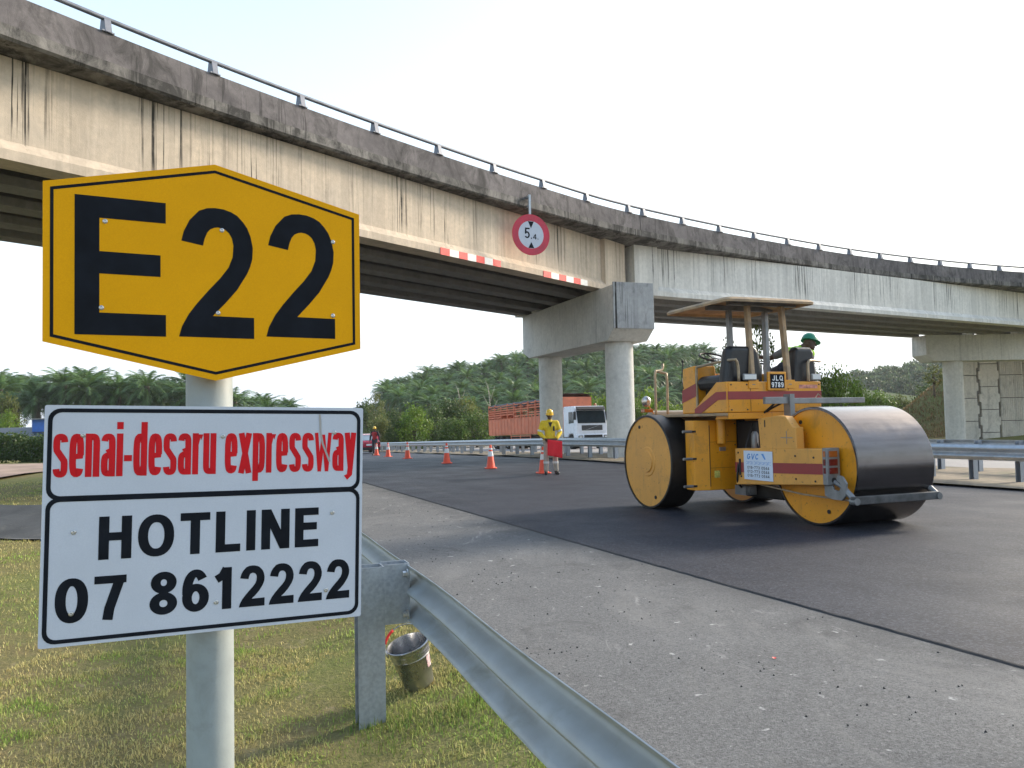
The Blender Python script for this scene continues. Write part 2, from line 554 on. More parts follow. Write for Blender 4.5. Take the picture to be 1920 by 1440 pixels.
gx = lines(-26, 24, .5, (-2500, 2500), 1.12)
gy_ = lines(-4, 66, .5, (-300, 4000), 1.07)
X, Y = np.meshgrid(gx, gy_)
Z = terrain(X, Y)
nx, ny = len(gx), len(gy_)
idx = np.arange(nx * ny).reshape(ny, nx)
quads = np.stack([idx[:-1, :-1], idx[:-1, 1:], idx[1:, 1:], idx[1:, :-1]], -1).reshape(-1, 4)

def ground_mat():
    m, n, b = _nodes('dry_grass_ground'); g = G(n)
    v = g.world()
    big = g.noise(v, .35, 5, .6, .4)
    mid = g.noise(v, 2.2, 6, .65, .5)
    fine = g.noise(v, 38, 4, .7)
    c = g.mix(g.ramp(mid, [(.32, 0.0), (.66, 1.0)]), (.19, .145, .07), (.13, .125, .045))
    c = g.mix(g.ramp(big, [(.42, 0.0), (.62, 1.0)]), c, (.13, .16, .042))
    c = g.mix(g.ramp(g.noise(v, 5.5, 6, .7, .8), [(.56, 0.0), (.72, .8)]), c, (.30, .245, .15))
    c = g.mix(g.ramp(fine, [(.3, 0.0), (.75, 1.0)]), c, g.mix(.5, c, (.34, .28, .14)))
    # greener far away from the mown verge
    y = g.sep(v)[1]
    farf = g.ramp(g.math('DIVIDE', g.math('SUBTRACT', y, 60.0), 60.0), [(0.0, 0.0), (1.0, 1.0)])
    c = g.mix(farf, c, (.05, .075, .024))
    n.links.new(c, b.inputs['Base Color'])
    b.inputs['Roughness'].default_value = .95
    b.inputs['Specular IOR Level'].default_value = .1
    n.links.new(g.bump(g.math('ADD', g.noise(v, 22, 5, .7), g.noise(v, 4, 4)), .8, .06), b.inputs['Normal'])
    return m
M_ground = ground_mat()
gm = raw_mesh('ground', np.stack([X.ravel(), Y.ravel(), Z.ravel()], 1), quads, M_ground)
gm.shade_smooth()
tag(obj('ground', gm), 'dry patchy grass ground spreading to the palm hill', None, None, 'structure')

def strip(name, L, R_, mat, lift, kind='structure', nw=10, label=None, zf=None, thick=0.0):
    """surface between two plan curves, following the ground; nw cells across"""
    n = max(len(L), len(R_))
    q = np.linspace(0, 1, n)
    def rs(P):
        t = np.linspace(0, 1, len(P)); return np.stack([np.interp(q, t, P[:, k]) for k in (0, 1)], 1)
    L, R_ = rs(L), rs(R_)
    vs_, fs = [], []
    for i in range(n):
        for j in range(nw + 1):
            t = j / nw
            p = L[i] * (1 - t) + R_[i] * t
            z = (prof(p[1]) if zf is None else zf(p[0], p[1])) + lift
            vs_.append((p[0], p[1], float(z)))
    for i in range(n - 1):
        for j in range(nw):
            a_ = i * (nw + 1) + j
            fs.append((a_, a_ + 1, a_ + nw + 2, a_ + nw + 1))
    if thick:
        k = len(vs_)
        for i in range(n):
            q_ = vs_[i * (nw + 1)]
            vs_ += [q_, (q_[0], q_[1], q_[2] - thick)]
        for i in range(n - 1):
            fs.append((k + 2 * i, k + 2 * i + 2, k + 2 * i + 3, k + 2 * i + 1))
    me = bpy.data.meshes.new(name); me.from_pydata(vs_, [], fs); me.materials.append(mat)
    at = me.attributes.new('across', 'FLOAT', 'POINT')
    at.data.foreach_set('value', [(k % (nw + 1)) / nw if k < n * (nw + 1) else 0.0 for k in range(len(vs_))])
    me.shade_smooth(); me.update()
    o = obj(name, me)
    tag(o, label, None, None, kind)
    return o

def asphalt(name, c0, c1, grain, speck, rough, stains=None, dust=0.0, edge=False, streaks=False):
    m, n, b = _nodes(name); g = G(n)
    v = g.world()
    big = g.noise(v, .5, 5, .6, .6)
    c = g.mix(g.ramp(big, [(.32, 0.0), (.7, 1.0)]), c0, c1)
    st = g.math('ADD', g.math('MULTIPLY', g.noise(v, 150, 3, .8), .45), g.math('MULTIPLY', g.noise(v, 42, 4, .85), .55))
    c = g.mix(g.ramp(st, [(.44, 0.0), (.54, .08), (.64, .7)]), c, speck)
    c = g.mix(g.ramp(g.noise(v, 58, 4, .8), [(.34, .75), (.46, 0.0)]), c, tuple(x * .4 for x in c0))
    cellc = g.sep(g.voro(v, 62 if streaks else 85, 'F1', 'Color'))[0]
    c = g.mix(g.ramp(cellc, [(.66, 0.0), (.97, .50 if streaks else .30)]), c, speck)
    c = g.mix(g.ramp(cellc, [(.05, .5 if streaks else .35), (.28, 0.0)]), c, tuple(x * .45 for x in c0))
    c = g.mix(g.ramp(g.voro(v, 95, 'F1'), [(.12, .5), (.42, 0.0)]), c, tuple(x * .35 for x in c0))
    if stains:
        c = g.mix(g.ramp(g.noise(v, 1.4, 6, .7, .9), [(.56, 0.0), (.72, .7)]), c, stains)
    if dust:
        d = g.noise(g.world((1.0, .35, 1.0)), 2.6, 7, .75, 1.2)
        c = g.mix(g.ramp(d, [(.60, 0.0), (.74, dust)]), c, (.46, .44, .42))
        d2 = g.noise(v, 9.0, 3, .6, .3)
        c = g.mix(g.ramp(d2, [(.67, 0.0), (.73, dust)]), c, (.5, .49, .47))
    if streaks:
        sk = g.noise(g.world((1.5, .05, 1), rad(23)), 1.6, 5, .7, .2)
        c = g.mix(g.ramp(sk, [(.35, .2), (.5, 0.0)]), c, tuple(x * .6 for x in c0))
        c = g.mix(g.ramp(sk, [(.56, 0.0), (.70, .22)]), c, (.085, .086, .092))
    if edge:
        at = n.nodes.new('ShaderNodeAttribute'); at.attribute_name = 'across'
        e = g.math('ADD', at.outputs['Fac'], g.math('MULTIPLY', g.math('SUBTRACT', g.noise(v, 1.6, 6, .7, .5), .5), .55))
        c = g.mix(g.ramp(e, [(.70, 0.0), (.97, .72)]), c, (.055, .055, .058))
        c = g.mix(g.ramp(g.noise(g.world((1.2, .45, 1)), 1.1, 7, .75, .8), [(.52, 0.0), (.68, .4)]), c, (.25, .24, .225))
    n.links.new(c, b.inputs['Base Color'])
    rr = g.ramp(g.noise(v, .9, 4), [(.3, rough - .08), (.7, rough + .1)])
    n.links.new(rr, b.inputs['Roughness'])
    b.inputs['Specular IOR Level'].default_value = .2
    h = g.math('ADD', g.noise(v, 130, 3, .7), g.math('MULTIPLY', g.noise(v, 9, 4), .6))
    n.links.new(g.bump(h, grain, .006), b.inputs['Normal'])
    return m
M_mat = asphalt('fresh_asphalt', (.015, .017, .026), (.026, .029, .041), .9, (.10, .106, .13), .62, streaks=True)
M_old = asphalt('worn_asphalt', (.118, .116, .114), (.165, .161, .157), .8, (.28, .275, .27), .85, (.07, .068, .066), .7, edge=True)
M_conc_road = asphalt('pale_pavement', (.30, .275, .255), (.37, .34, .32), .3, (.42, .39, .37), .8)
M_soil = pmat('sandy_soil', (.20, .155, .105), .95, var=.35, scale=3, grime=(.10, .115, .04), gamt=.52, gscale=1.2, bump=.8, bscale=25)

strip('road_shoulder', offset(NEAR_RAIL, .62), offset(MAT_EDGE, .25), M_old, .004, label='worn grey hard shoulder beside the fresh asphalt')
FAR_EDGE = offset(FAR_RAIL, -1.05)
strip('road', MAT_EDGE, FAR_EDGE, M_mat, .014, nw=14, thick=.02, label='freshly laid dark asphalt carriageway')
# ragged lip of the new mat
mb = MB()
for sgn, P in ((-1, MAT_EDGE[::1]),):
    pts = [p for p in P if p[1] < 34]
    fine = spline(pts[::4], .09)
    N = offset(fine, 1.0) - fine
    vs_, fs = [], []
    for i, (p, nn) in enumerate(zip(fine, N)):
        o1 = .004 + .016 * random.random(); o2 = .006 + .014 * random.random()
        for d_, h in ((-o1 - .008, .003), (-o1 * .5, .012), (.004, .0175), (o2, .0150)):
            vs_.append((p[0] + nn[0] * d_, p[1] + nn[1] * d_, float(prof(p[1])) + h))
    for i in range(len(fine) - 1):
        for j in range(3): fs.append((i * 4 + j, i * 4 + j + 1, i * 4 + j + 5, i * 4 + j + 4))
    mb.add(vs_, fs)
tag(mb.build('mat_joint', pmat('loose_bitumen', (.018, .018, .02), .75, var=.5, scale=40, bump=.9, bscale=130), smooth=True), 'crumbly dark joint line along the new asphalt', None, None, 'structure')

strip('median', offset(FAR_RAIL, -1.35), offset(FAR_RAIL, 3.7), M_soil, .012, nw=8, label='sandy grassed median strip under the guardrails',
      zf=lambda x, y: float(prof(y)) + .05 + .03 * math.sin(x * 2.1 + y) * math.cos(y * 1.3))
strip('opposite_carriageway', offset(FAR_RAIL, 3.6), offset(FAR_RAIL, 21.5), M_conc_road, .05, nw=10, label='pale opposite carriageway beyond the median')

# bare earth and lined ditch on the left
mb = MB()
vs_ = []
for i, t in enumerate(np.linspace(0, 1, 40)):
    x = -58 + 40 * t
    y0 = 22.5 + 1.2 * math.sin(x * .35) + .8 * random.random(); y1 = 44 + 1.2 * math.sin(x * .5)
    for k in range(7):
        y = y0 + (y1 - y0) * k / 6
        vs_.append((x, y, float(terrain(x, y)) + .05 + .08 * random.random()))
mb.add(vs_, [(i * 7 + k, (i + 1) * 7 + k, (i + 1) * 7 + k + 1, i * 7 + k + 1) for i in range(39) for k in range(6)])
tag(mb.build('bare_earth', pmat('reddish_earth', (.30, .205, .155), .95, var=.3, scale=.8, grime=(.19, .15, .07), gamt=.5, gscale=.35, bump=.7, bscale=9), smooth=True), 'strip of bare reddish earth at the left', None, None, 'structure')
e_ = (DB - DA) / np.linalg.norm(DB - DA); nrm = V(-e_[1], e_[0])
mb = MB(); vs_ = []
N_ = 60
for i in range(N_ + 1):
    p = DA + (DB - DA) * i / N_
    for d_, dz in ((-2.0, -.215), (-1.0, -.36), (0, -.56), (1.0, -.30), (2.2, -.12)):
        q = p + nrm * d_
        vs_.append((q[0], q[1], dz + .02 * random.random()))
mb.add(vs_, [(i * 5 + k, (i + 1) * 5 + k, (i + 1) * 5 + k + 1, i * 5 + k + 1) for i in range(N_) for k in range(4)])
tag(mb.build('ditch_lining', pmat('dark_ditch_concrete', (.06, .062, .065), .85, var=.5, scale=1.2, grime=(.14, .135, .12), gamt=.55, gscale=3, bump=.5, bscale=20, stretch=(1, 1, 1)), smooth=True), 'dark lined drainage ditch at the left edge', None, None, 'structure')

# ------------------------------------------------------------------ guardrails
M_galv = pmat('galvanised_steel', (.42, .45, .48), .42, .55, var=.16, scale=7, grime=(.28, .30, .32), gamt=.58, gscale=12)
M_galv2 = pmat('weathered_galvanised', (.36, .39, .41), .5, .35, var=.14, scale=5, grime=(.22, .23, .20), gamt=.55, gscale=3.2, stretch=(1, 1, 2.5))
M_post = pmat('zinc_spangle', (.34, .37, .41), .45, .5, var=.16, scale=45, grime=(.24, .26, .29), gamt=.6, gscale=6)
WB = [(.041 * (1 - math.cos(2 * math.pi * z / .158)) + (.004 if abs(z) > .15 else 0), z) for z in np.linspace(.156, -.156, 27)]
def wbeam(path, zc, side, hs=1.0, t=.004):
    """closed W section swept along plan path; side=+1 bulges to the right"""
    T = np.gradient(path, axis=0); T /= np.linalg.norm(T, axis=1)[:, None]
    N = np.stack([T[:, 1], -T[:, 0]], 1) * side
    fr = [((n_[0], n_[1], 0), (0, 0, 1)) for n_ in N]
    pr = [(a_, b_ * hs) for a_, b_ in WB] + [(a_ - t, b_ * hs * .99) for a_, b_ in WB[::-1]]
    pts = [(p[0], p[1], zc(p[0], p[1])) for p in path]
    mb = MB(); mb.sweep(pr, pts, fr, closed=True)
    return mb
def ipost(parent, x, y, z0, z1, ang, w_=.15, d_=.11, mat=None, name='post'):
    """C-section post, open side along the rail"""
    mb = MB()
    mb.prism([(-w_ / 2, -d_ / 2), (w_ / 2, -d_ / 2), (w_ / 2, -d_ / 2 + .006), (-w_ / 2 + .006, -d_ / 2 + .006), (-w_ / 2 + .006, d_ / 2 - .006), (w_ / 2, d_ / 2 - .006), (w_ / 2, d_ / 2), (-w_ / 2, d_ / 2)], 'z', z0, z1)
    return mb.build(name, mat or M_post, parent, loc=(x, y, 0), rot=(0, 0, ang))

# near guardrail (we stand on its back side)
gr = empty('guardrail', (-1.03, 5.5, 0))
tag(gr, 'near galvanised guardrail running out of the bottom of the picture', 'guardrail')
O0 = V(-1.03, 5.5)
nr = NEAR_RAIL[NEAR_RAIL[:, 1] < 44]
fine = spline(nr[::3], .25)
for k, (a_, b_) in enumerate([(-6, 4.68), (4.54, 8.0), (7.9, 12.0), (11.9, 16.0), (15.9, 24.0), (23.9, 44)]):
    seg_ = fine[(fine[:, 1] >= a_) & (fine[:, 1] <= b_)]
    # the beam edge is a little dented
    o = wbeam(seg_ - O0 + (V(.004, .0016) if k % 2 else 0), lambda x, y: float(prof(y + 5.5)) + .545 + .004 * math.sin(y * 3.1), 1, 1.0).build('beam', M_galv2, gr, smooth=SM)
tang = math.atan2(-(NEAR_RAIL[12] - NEAR_RAIL[10])[0], (NEAR_RAIL[12] - NEAR_RAIL[10])[1])
d0 = np.r_[0, np.cumsum(np.linalg.norm(np.diff(fine, axis=0), axis=1))]
i0 = np.argmin(np.abs(fine[:, 1] - 4.68))
for k in range(-3, 12):
    s_ = d0[i0] + k * 4.0
    if s_ < 0 or s_ > d0[-1] - 1: continue
    p = np.array([np.interp(s_, d0, fine[:, j]) for j in (0, 1)])
    t_ = np.array([np.interp(s_ + .2, d0, fine[:, j]) for j in (0, 1)]) - p; t_ /= np.linalg.norm(t_)
    n_ = V(-t_[1], t_[0])                                  # towards the verge
    ang = math.atan2(t_[1], t_[0]) + math.pi / 2
    zz = float(prof(p[1]))
    pp = p + n_ * .205 - O0
    ipost(gr, pp[0], pp[1], zz - .5, zz + .70, ang, .15, .12)
    pb = p + n_ * .058 - O0
    bl = ipost(gr, pb[0], pb[1], zz + .375, zz + .708, ang, .145, .12, name='spacer_block')
    for dz in (.075, -.075):
        mb = MB(); mb.cyl((0, 0, 0), (0, .03, 0), .016, n=6); mb.cyl((0, .0, 0), (0, .008, 0), .026, n=14)
        mb.build('bolt', M_bolt, gr, loc=(p[0] - O0[0] + n_[0] * .005 + t_[0] * -.10, p[1] - O0[1] + n_[1] * .005 - t_[1] * .10, zz + .545 + dz * 1.5), rot=(0, 0, math.atan2(n_[1], n_[0]) - math.pi / 2))
rp = [np.array([np.interp(2.2, fine[:, 1], fine[:, 0]), 2.2])][0]
MB().box(-.014, .014, -.004, .004, -.012, .012).build('reflector_plate', pmat('tan_label', (.6, .5, .38), .6), gr, loc=(rp[0] - O0[0] - .012, rp[1] - O0[1] - .004, .545), rot=(0, 0, rad(21 + 90)))

def far_guardrail(name, label, off, side, y_lo, y_hi, hs):
    base = offset(FAR_RAIL, off)
    base = base[(base[:, 1] > y_lo) & (base[:, 1] < y_hi)]
    g0 = empty(name, (base[0][0], base[0][1], 0)); o0 = base[0]
    tag(g0, label, 'guardrail')
    n_seg = max(1, int(len(base) / 16))
    for k in range(n_seg):
        seg_ = base[k * 16: min(len(base), k * 16 + 17)] if k < n_seg - 1 else base[k * 16:]
        if len(seg_) < 2: continue
        wbeam(seg_ - o0, lambda x, y, k=k: float(prof(y + o0[1])) + .645 + (.002 if k % 2 else 0), side, hs).build('beam', M_galv, g0, smooth=SM)
    d_ = np.r_[0, np.cumsum(np.linalg.norm(np.diff(base, axis=0), axis=1))]
    s_ = .4
    me = None
    while s_ < d_[-1]:
        p = np.array([np.interp(s_, d_, base[:, j]) for j in (0, 1)])
        t_ = np.array([np.interp(s_ + .2, d_, base[:, j]) for j in (0, 1)]) - p; t_ /= np.linalg.norm(t_)
        n_ = V(t_[1], -t_[0]) * -side
        q = p + n_ * .09 - o0
        if me is None:
            me = ipost(g0, q[0], q[1], -.25, .80, 0).data
            g0.children[-1].location.z = float(prof(p[1])); g0.children[-1].rotation_euler = (0, 0, math.atan2(t_[1], t_[0]) + math.pi / 2)
        else:
            obj('post', me, g0, (q[0], q[1], float(prof(p[1]))), (0, 0, math.atan2(t_[1], t_[0]) + math.pi / 2))
        s_ += 1.0 if p[1] < 26 else 2.0
    return g0
far_guardrail('guardrail', 'long galvanised guardrail along the far edge of the fresh asphalt', 0.0, -1, -6, 118, 1.08)
far_guardrail('guardrail', 'second guardrail behind the first, along the opposite carriageway', 2.6, 1, -6, 118, 1.08)

# ------------------------------------------------------------------ overpass
def concrete(name, c, warm, streak=.8, grime=.5, gth=.52, dens=7.0, patch=None):
    """weathered concrete: blotches, dark runs of water along object Z, board lines"""
    m, n, b = _nodes(name); g = G(n)
    v = g.coord('Object')
    big = g.noise(v, .55, 6, .62, .5)
    cc = g.mix(g.ramp(big, [(.3, 0.0), (.7, 1.0)]), c, warm)
    cc = g.mix(g.ramp(g.noise(v, 6, 6, .7), [(.35, 0.0), (.8, .55)]), cc, tuple(x * .62 for x in c))
    # tonal bands left by the shutters
    if streak > .6:
      sb_ = g.noise(g.coord('Object', (.9, .9, .02)), 1.0, 1, .5)
      cc = g.mix(g.ramp(sb_, [(.44, .0), (.455, .22), (.52, .22), (.535, .0), (.60, 0.0), (.61, .3)]), cc, tuple(x * .6 for x in c))
    # pale vertical washing
    wv = g.noise(g.coord('Object', (3.2, 3.2, .22)), 2.2, 5, .65)
    cc = g.mix(g.ramp(wv, [(.5, 0.0), (.75, .5 if streak > .6 else .2)]), cc, tuple(min(1, x * 1.28) for x in c))
    if streak:
        sv = g.noise(g.coord('Object', (dens, dens * .6, .09)), 1.0, 4, .75, .3)
        big2 = g.noise(g.coord('Object', (.8, .5, .04)), 1.0, 2)
        k = g.math('MULTIPLY', g.ramp(sv, [(.54, 0.0), (.58, 1.0)]), g.ramp(big2, [(.43, 0.0), (.55, 1.0)]))
        fade = g.ramp(g.noise(g.coord('Object', (1, 1, .5)), 1.6, 5, .7), [(.28, .15), (.55, 1.0)])
        ln = g.noise(g.coord('Object', (2.6, 1.5, .0)), 1.0, 4, .8)
        run = g.ramp(g.math('ADD', g.math('MULTIPLY', g.sep(v)[2], .45), g.math('MULTIPLY', ln, 1.15)), [(.72, 0.0), (1.0, 1.0)])
        fade = g.math('MULTIPLY', fade, run)
        k = g.math('MULTIPLY', g.math('MULTIPLY', k, fade), streak)
        cc = g.mix(k, cc, (.022, .021, .02))
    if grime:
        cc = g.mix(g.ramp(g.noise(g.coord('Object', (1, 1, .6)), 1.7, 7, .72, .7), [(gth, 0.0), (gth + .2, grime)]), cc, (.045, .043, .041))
    n.links.new(cc, b.inputs['Base Color'])
    b.inputs['Roughness'].default_value = .9
    b.inputs['Specular IOR Level'].default_value = .2
    n.links.new(g.bump(g.math('ADD', g.noise(v, 45, 5, .7), g.math('MULTIPLY', g.noise(v, 5, 4), 1.5)), .35, .012), b.inputs['Normal'])
    return m
M_web = concrete('girder_concrete_warm', (.54, .455, .36), (.67, .545, .41), .95, .14, dens=10.0)
M_web2 = concrete('girder_concrete_grey', (.62, .60, .555), (.74, .71, .65), .95, .14, dens=9.0)
M_para = concrete('parapet_concrete', (.11, .100, .102), (.23, .208, .205), .55, .8, gth=.47, dens=7)
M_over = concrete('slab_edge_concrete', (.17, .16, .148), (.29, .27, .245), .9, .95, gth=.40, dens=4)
M_pier = concrete('pier_concrete', (.58, .57, .53), (.68, .655, .60), .22, .22, dens=6)
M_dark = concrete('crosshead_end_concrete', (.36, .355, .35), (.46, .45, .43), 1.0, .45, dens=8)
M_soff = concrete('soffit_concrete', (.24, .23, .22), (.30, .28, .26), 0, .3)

PZ = 9.66                                           # top of parapet
PAR = spline([(-15.1, 3.4), (-12.45, 9.3), (-8.45, 15.6), (-5.5, 19.7), (-2.35, 23.6), (1.0, 27.4), (4.45, 30.95), (9.2, 34.8), (13.35, 37.8), (17.5, 40.55), (21.85, 43.0), (26.2, 45.1), (30.8, 46.95), (36, 48.5), (44, 50.2)], .4)
d_par = np.r_[0, np.cumsum(np.linalg.norm(np.diff(PAR, axis=0), axis=1))]
def par_at(s_):
    p = V(np.interp(s_, d_par, PAR[:, 0]), np.interp(s_, d_par, PAR[:, 1]))
    q = V(np.interp(s_ + .2, d_par, PAR[:, 0]), np.interp(s_ + .2, d_par, PAR[:, 1]))
    t = (q - p) / (np.linalg.norm(q - p) + 1e-9)
    return p, t
bridge = empty('overpass', (4.05, 31.9, 0))
tag(bridge, 'curved weathered concrete overpass crossing the whole picture', 'bridge')
B0 = V(4.05, 31.9)
def frames(P):
    T = np.gradient(P, axis=0); T /= np.linalg.norm(T, axis=1)[:, None]
    return [((-t[1], t[0], 0), (0, 0, 1)) for t in T]          # side = away from the camera
JS = d_par[np.argmin(np.abs(PAR[:, 0] - 5.26))]
# parapet wall, in two lengths either side of the expansion joint
for k, (a_, b_) in enumerate([(0, JS - .015), (JS + .015, d_par[-1])]):
    ss = np.arange(a_, b_, .4); ss = np.append(ss[ss < b_ - .05], b_)
    P = np.array([par_at(s_)[0] for s_ in ss]) - B0
    pr = [(.0, -.70), (.02, -.30), (.05, 0), (.24, 0), (.30, -.45), (.42, -.62), (.42, -.70)]
    mb = MB(); mb.sweep(pr, [(p[0], p[1], PZ) for p in P], frames(P), closed=True)
    mb.build('parapet', M_para, bridge, smooth=SM)
    # slab edge with its chipped drip band and the cantilever below
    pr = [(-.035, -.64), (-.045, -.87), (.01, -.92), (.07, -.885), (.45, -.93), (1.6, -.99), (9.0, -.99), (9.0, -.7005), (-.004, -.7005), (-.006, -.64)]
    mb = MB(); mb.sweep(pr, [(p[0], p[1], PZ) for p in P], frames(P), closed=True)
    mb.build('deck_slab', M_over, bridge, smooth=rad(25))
# far parapet
P = np.array([par_at(s_)[0] for s_ in d_par]) - B0
mb = MB(); mb.sweep([(8.6, 0), (8.6, -.699), (8.95, -.699), (8.9, 0)], [(p[0], p[1], PZ) for p in P], frames(P), closed=True)
mb.build('parapet', M_para, bridge, smooth=SM)
# hand rail: a tube on raked plate posts
M_rail = pmat('parapet_rail_steel', (.17, .18, .21), .5, .4, var=.2, scale=5, grime=(.12, .12, .12), gamt=.6)
fr_ = frames(P)
mb = MB(); mb.tube([(p[0] + f[0][0] * .10, p[1] + f[0][1] * .10, PZ + .30) for p, f in zip(P[::2], fr_[::2])], .05, 10)
mb.build('hand_rail', M_rail, bridge, smooth=SM)
me = None
posts = [JS - .62 - 2.5 * k for k in range(0, 16)] + [JS + .28 + 2.47 * k for k in range(0, 18)]
for s_ in posts:
    if s_ < .3 or s_ > d_par[-1] - .3: continue
    p, t = par_at(s_)
    if me is None:
        mb = MB(); mb.prism([(-.01, -.02), (.24, -.02), (.18, .28), (.12, .33), (.06, .30), (.03, .18)], 'x', -.07, .07)
        mb.box(-.13, .13, -.0, .27, -.03, .0)
        me = mb.mesh('rail_post', M_rail)
    obj('rail_post', me, bridge, (p[0] - B0[0], p[1] - B0[1], PZ + .02), (0, 0, math.atan2(t[1], t[0])))

# prestressed girders: X along, Y away from the camera, Z up from the soffit
GP = [(-.0, 0), (-.0, .20), (.19, .42), (.19, 2.06), (.47, 2.06), (.47, .42), (.66, .20), (.66, 0)]
def girder(p0, p1, z0, mat, h=1.0):
    p0, p1 = np.array(p0), np.array(p1)
    L = np.linalg.norm(p1 - p0)
    mb = MB(); mb.prism([(a_, b_ * h) for a_, b_ in GP], 'x', 0, L)
    e1 = 1.3                                             # thickened end block
    return mb.build('girder', mat, bridge, loc=(p0[0] - B0[0], p0[1] - B0[1], z0), rot=(0, 0, math.atan2(p1[1] - p0[1], p1[0] - p0[0]))), L
SOF = 6.65
A1, A2 = V(-16.5, 6.1), V(4.74, 32.766)
t1 = (A2 - A1) / np.linalg.norm(A2 - A1); n1 = V(-t1[1], t1[0])
C1, C2 = V(5.2, 32.84), V(40.1, 53.6)
t2 = (C2 - C1) / np.linalg.norm(C2 - C1); n2 = V(-t2[1], t2[0])
GS = [0, 1.72, 3.44, 5.16, 6.7]
for k, d_ in enumerate(GS):
    sk = -d_ * .443
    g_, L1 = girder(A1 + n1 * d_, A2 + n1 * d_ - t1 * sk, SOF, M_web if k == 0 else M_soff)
    if k == 0: tag(g_, 'cream stained outer girder of the nearer span')
    # end block at the pier
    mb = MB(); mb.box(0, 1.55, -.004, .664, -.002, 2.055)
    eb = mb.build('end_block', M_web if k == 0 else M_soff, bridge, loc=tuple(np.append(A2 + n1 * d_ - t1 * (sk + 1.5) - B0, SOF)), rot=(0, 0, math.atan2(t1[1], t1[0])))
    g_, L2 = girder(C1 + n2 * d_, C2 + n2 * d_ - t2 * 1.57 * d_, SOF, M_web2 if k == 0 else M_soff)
    if k == 0: tag(g_, 'grey stained outer girder of the farther span')
    mb = MB(); mb.box(-.05, 1.2, -.004, .664, -.002, 2.055)
    mb.build('end_block', M_web2 if k == 0 else M_soff, bridge, loc=tuple(np.append(C1 + n2 * d_ - B0, SOF)), rot=(0, 0, math.atan2(t2[1], t2[0])))

# pier beside the carriageway: crosshead on two round columns
def pier(name, label, c_near, c_far, z0, zb, zt, over_n, over_f, wid, r, zg):
    c_near, c_far = np.array(c_near), np.array(c_far)
    e = (c_far - c_near); L = np.linalg.norm(e); e /= L
    root = empty(name, (c_near[0], c_near[1], 0), math.atan2(e[1], e[0]))
    tag(root, label, 'pier', 'bridge piers')
    mb = MB()
    mb.prism([(-over_n, zb + .42), (-over_n + .55, zb), (L + over_f - .75, zb), (L + over_f, zb + .30), (L + over_f, zt), (-over_n, zt)], 'y', -wid / 2, wid / 2)
    mb.build('crosshead', M_pier, root, bevel=.02)
    for k, x in enumerate((0, L)):
        MB().lathe([(r, zg - .6), (r, zb + .002)], (0, 0, 0), 'z', 40).build('column', M_pier, root, smooth=SM, loc=(x, 0, 0))
    return root, e, L
pr1, pe, pL = pier('bridge_pier', 'nearer two-column pier with a blunt dark crosshead end, left of the roller', (4.27, 31.65), (1.85, 38.2), 0, 4.52, 6.62, 1.25, 1.3, 1.75, .555, -.2)
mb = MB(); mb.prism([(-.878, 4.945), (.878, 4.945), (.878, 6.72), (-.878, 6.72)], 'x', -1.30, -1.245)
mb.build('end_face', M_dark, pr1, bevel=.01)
for d_ in GS:
    q = A2 + n1 * (d_ + .33) - t1 * (-d_ * .443 + .75) - V(4.27, 31.65)
    MB().box(-.3, .3, -.33, .33, 6.58, 6.655).build('bearing_plinth', M_pier, pr1, loc=(q @ pe, q @ V(-pe[1], pe[0]), 0))
pier('bridge_pier', 'farther pier with a long pale crosshead at the right edge', (29.75, 53.9), (38.0, 54.4), 0, 4.92, 6.655, 2.3, 4.5, 1.7, .61, -.6)

# reinforced-earth abutment wall with its facing panels
M_panel = concrete('wall_panel_concrete', (.60, .585, .54), (.72, .67, .59), .3, .4, dens=3)
wall = empty('retaining_wall', (32.6, 58.2, -.3), rad(4)); wall.scale = (1.115, 1.115, 1.115)
tag(wall, 'retaining wall of pale interlocking concrete panels behind the farther pier', 'wall')
MB().box(-.1, 14, .22, .8, -1.2, 6.6).build('backing', M_soff, wall)
mes = {}
def wpanel(x0, x1, z0, z1, ribbed, dy):
    mb = MB()
    g_ = .022
    if ribbed:
        mb.box(x0 + g_, x1 - g_, .06 + dy, .22, z0 + g_, z1 - g_)
        n = int((x1 - x0) / .13)
        for i in range(n):
            a_ = x0 + g_ + .03 + i * (x1 - x0 - .1) / n
            mb.box(a_, a_ + .06, .02 + dy, .0599 + dy, z0 + g_ + .01, z1 - g_ - .01)
    else:
        k = .12
        mb.prism([(x0 + g_, z0 + .5), (x0 + g_ + k, z0 + .46), (x0 + g_ + k, z0 + g_), (x1 - g_ - k, z0 + g_), (x1 - g_ - k, z0 + .46), (x1 - g_, z0 + .5), (x1 - g_, z1 - .5), (x1 - g_ - k, z1 - .46), (x1 - g_ - k, z1 - g_), (x0 + g_ + k, z1 - g_), (x0 + g_ + k, z1 - .46), (x0 + g_, z1 - .5)], 'y', .03 + dy, .22)
    mb.build('panel', M_panel, wall, bevel=.012)
for c_, (x0, x1, off, rb) in enumerate([(0.0, 1.3, 0, 0), (1.3, 2.75, .75, 0), (2.75, 4.4, 0, 1), (4.4, 6.0, .75, 1), (6.0, 7.6, 0, 1)]):
    for r_ in range(-1, 5):
        z0 = r_ * 1.5 - .5 + off
        wpanel(x0, x1, z0, z0 + 1.5, rb, random.uniform(-.012, .012))
MB().tube([(-.28, .1, -1), (-.30, .1, 3.2), (-.44, .1, 5.6)], .075, 12).build('drain_pipe', pmat('white_pipe', (.66, .66, .68), .4), wall, smooth=SM)

